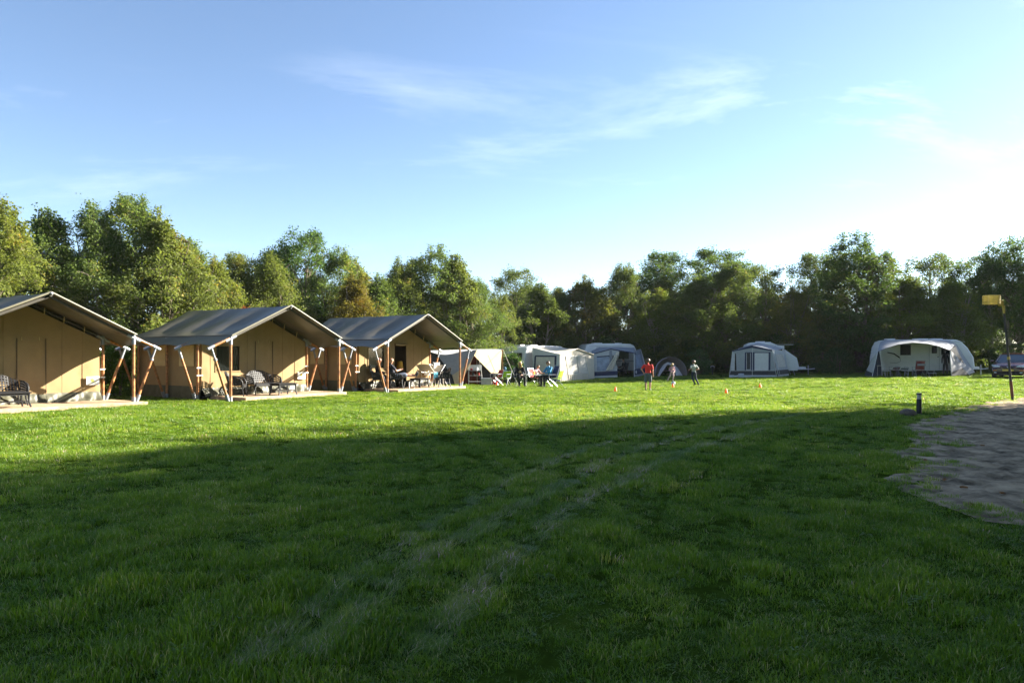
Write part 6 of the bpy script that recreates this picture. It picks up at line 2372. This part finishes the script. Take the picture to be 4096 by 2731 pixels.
HAIR_B = mat("brown_hair", (.10, .055, .025), rough=.45, spec=.5, var=.3, vscale=30)
HAIR_D = mat("dark_hair", (.035, .022, .014), rough=.45, spec=.5, var=.3, vscale=30)
HAIR_BL = mat("blond_hair", (.50, .34, .13), rough=.45, spec=.5, var=.25, vscale=30)
HAIR_R = mat("reddish_hair", (.20, .06, .02), rough=.45, spec=.5, var=.25, vscale=30)
RED_T = mat("red_tshirt", (.66, .035, .022), rough=.8, var=.08, vscale=12)
SHORTS = mat("grey_green_shorts", (.085, .105, .105), rough=.85, var=.12, vscale=12)
PINK = mat("pink_dress", (.52, .28, .31), rough=.85, var=.12, vscale=14)
PINKL = mat("pale_pink_trousers", (.50, .36, .34), rough=.85, var=.1)
GREYSH = mat("pale_grey_shirt", (.36, .38, .34), rough=.85, var=.1)
JEANS = mat("dark_jeans", (.022, .032, .060), rough=.85, var=.15)
NAVYT = mat("navy_tshirt", (.018, .022, .040), rough=.85, var=.12)
BLACKT = mat("black_trousers", (.012, .012, .013), rough=.85, var=.12)
TURQ = mat("turquoise_jacket", (.03, .34, .58), rough=.6, spec=.4, var=.25, vscale=4, rgb2=(.02, .20, .42))
PLAID = mat("red_plaid_shirt", (.30, .03, .045), rough=.85, var=.75, vscale=16, rgb2=(.50, .30, .32))
BLUESTR = mat("blue_striped_top", (.06, .16, .27), rough=.85, var=.55, vscale=14, rgb2=(.22, .34, .42))
GREYBL = mat("grey_blue_shorts", (.085, .11, .16), rough=.8, var=.1)

# boy in red, seen from behind, hand on hip
H = 1.42
make_person("boy in red T-shirt and grey shorts standing with back turned", at(2592, 1562), math.pi - .12, H,
            stand(H, elR=(-.145, .02, .625), wrR=(-.155, -.02, .48), elL=(.205, .03, .66), wrL=(.135, .0, .555), hdL=(-.6, .1, -.7), face=(-.35, -1, 0)),
            RED_T, SHORTS, True, 'short', SHOE, HAIR_B, .0)
# running girl in pink, facing the camera
H = 1.16
make_person("blond girl in pink running towards the camera", at(2688, 1526), .25, H,
            stand(H, knL=(.055, -.06, .30), anL=(.03, .0, .07), knR=(-.10, .08, .27), anR=(-.16, .20, .09), toL=(.03, -.10, .04), toR=(-.17, .13, .025), elL=(.16, .02, .63), wrL=(.10, -.09, .55), elR=(-.15, .02, .62), wrR=(-.05, -.10, .50)),
            PINK, PINKL, False, 'long', SHOE, HAIR_BL, .9)
# running boy in pale shirt and jeans, from behind
H = 1.36
make_person("boy in pale grey shirt and dark jeans running away", at(2775, 1541), math.pi + .35, H,
            stand(H, knL=(.03, -.05, .285), anL=(-.03, .05, .06), knR=(-.10, -.02, .28), anR=(-.17, .08, .055), toL=(-.02, -.05, .022), toR=(-.18, -.02, .022), elL=(.19, .05, .66), wrL=(.14, -.09, .62), elR=(-.19, .05, .65), wrR=(-.13, -.09, .60), face=(.25, -1, 0)),
            GREYSH, JEANS, False, 'short', SHOE, HAIR_B, .0)
# bald man with legs stretched onto the table (faces local -y = along the deck)
p = on_deck(2, -.75, -1.12)
rzm = Y3 + .95 + math.pi / 2
H = 1.76
make_person("bald man in navy T-shirt resting bare legs on the low table", p, rzm, H,
            sit(H, .40, pel=(0, .06, .52), wai=(0, .12, .66), che=(0, .20, .88), nek=(0, .22, 1.05), hed=(0, .17, 1.20), shL=(.20, .20, .97), shR=(-.20, .20, .97),
                elL=(.30, .02, .76), wrL=(.20, -.16, .80), elR=(-.30, .02, .76), wrR=(-.18, -.16, .80), hpL=(.10, .0, .52), hpR=(-.10, .0, .52),
                knL=(.10, -.46, .60), knR=(-.10, -.46, .57), anL=(.07, -.90, .56), anR=(-.08, -.90, .52), toL=(.09, -.96, .72), toR=(-.10, -.96, .68), face=(.2, -1, -.15)),
            NAVYT, GREYBL, True, 'short', SHOE, None, bald=True)
# long-haired person behind him
p = on_deck(2, -1.35, -1.45)
p.z += 0.0
make_person("person with reddish hair sitting behind the bald man", p, Y3 + .7 + math.pi / 2, 1.66, sit(1.66, .38), BLACKT, BLACKT, False, 'long', SHOE, HAIR_R, 1.0)
camp_chair("black camp chair under the reddish-haired person", p + Vector((-.06, .06, 0)), Y3 + .7, CHARCOAL, BLACKP, .55)
# seated group on the lawn
p = at(2080, 1546)
make_person("blond woman in black sitting in a camp chair, facing the camera", p, .25, 1.66,
            sit(1.66, .40, wrL=(.05, -.26, .62), wrR=(-.06, -.28, .60), elL=(.27, -.05, .66), elR=(-.27, -.05, .66)), BLACKT, BLACKT, False, 'long', SHOE, HAIR_BL, 1.1)
camp_chair("steel-framed camp chair under the blond woman", p + Vector((0, .06, -.0)), .25 - math.pi / 2, CHARCOAL, ALU, .52)
p = at(2143, 1540)
make_person("boy in red plaid shirt bending over the camp table", p, .9, 1.40,
            sit(1.40, .40, che=(0, -.03, .83), nek=(0, -.10, .95), hed=(0, -.17, 1.06), wai=(0, .02, .65), shL=(.16, -.05, .89), shR=(-.16, -.05, .89), elL=(.22, -.20, .72), elR=(-.22, -.20, .72), wrL=(.08, -.34, .70), wrR=(-.08, -.34, .70), face=(0, -1, -.5)),
            PLAID, BLACKT, False, 'short', SHOE, HAIR_B, .15)
camp_chair("camp chair under the boy in red plaid", p + Vector((-.04, .05, 0)), .9 - math.pi / 2, REDC, ALU, .50)
p = at(2198, 1547)
make_person("person in turquoise jacket sitting with back half turned", p, -1.05, 1.72,
            sit(1.72, .42, che=(0, -.02, .92), nek=(0, -.05, 1.08), hed=(0, -.10, 1.24), wai=(0, .03, .70), shL=(.20, -.02, 1.00), shR=(-.20, -.02, 1.00), elL=(.27, -.16, .80), elR=(-.27, -.16, .80), wrL=(.08, -.32, .74), wrR=(-.08, -.32, .74), face=(.3, -1, -.25)),
            TURQ, BLACKT, False, 'long', SHOE, HAIR_B, .25)
camp_chair("high-backed camp chair under the turquoise jacket", p + Vector((.03, -.05, 0)), -1.05 - math.pi / 2, NAVY, ALU, .66, recl=.22)
camp_chair("lime green camp chair right of the turquoise jacket", at(2226, 1543), 2.6, LIME, ALU, .42)
# child in a blue hooded top behind the lime chair
make_person("child in blue striped hooded top beside the laurel", at(2020, 1540), 2.5, 1.22, sit(1.22, .34), BLUESTR, JEANS, False, 'long', SHOE, mat("blue_hood", (.05, .13, .20), rough=.85), .5)
bs = thing("camp_stool", "dark folding stool under the child in blue", "stool", tuple(at(2020, 1540) + Vector((0, .02, 0))), .4)
MB().box((0, 0, .325), (.34, .30, .025), bevel=.008).build("seat", CHARCOAL, bs)
for sx in (-1, 1):
    MB().path([(sx * .16, -.15, .32), (sx * .16, .15, 0)], .011, 6).build("leg", ALU, bs, True)
    MB().path([(sx * .16, .15, .32), (sx * .16, -.15, 0)], .011, 6).build("leg", ALU, bs, True)
# person in the dim mouth of the half-open awning
p = Vector(pd.location)
make_person("dark-clad person reclining in the half-open awning", p + Vector((.0, .0, 0)), 2.6 + math.pi / 2, 1.74,
            sit(1.74, .40, knL=(.10, -.46, .50), knR=(-.10, -.46, .50), anL=(.1, -.62, .10), anR=(-.1, -.62, .10), toL=(.11, -.78, .04), toR=(-.11, -.78, .04)), BLACKT, BLACKT, False, 'long', SHOE, HAIR_D, .0)

build_grass()

# ---- thin evening air over the whole place
hz = MB()
hz.box((5, 38, 8.6), (130, 110, 21.0))
haze_m = bpy.data.materials.new("haze_air")
haze_m.use_nodes = True
hn, hl = haze_m.node_tree.nodes, haze_m.node_tree.links
hn.remove(hn["Principled BSDF"])
pv = hn.new("ShaderNodeVolumePrincipled")
pv.inputs["Color"].default_value = (.93, .95, 1.0, 1)
pv.inputs["Density"].default_value = .00014
pv.inputs["Anisotropy"].default_value = .05
hl.new(pv.outputs[0], hn["Material Output"].inputs["Volume"])
haze = hz.build("haze", haze_m)
tag(haze, "thin pale evening haze hanging over the campsite", "haze", None, "stuff")
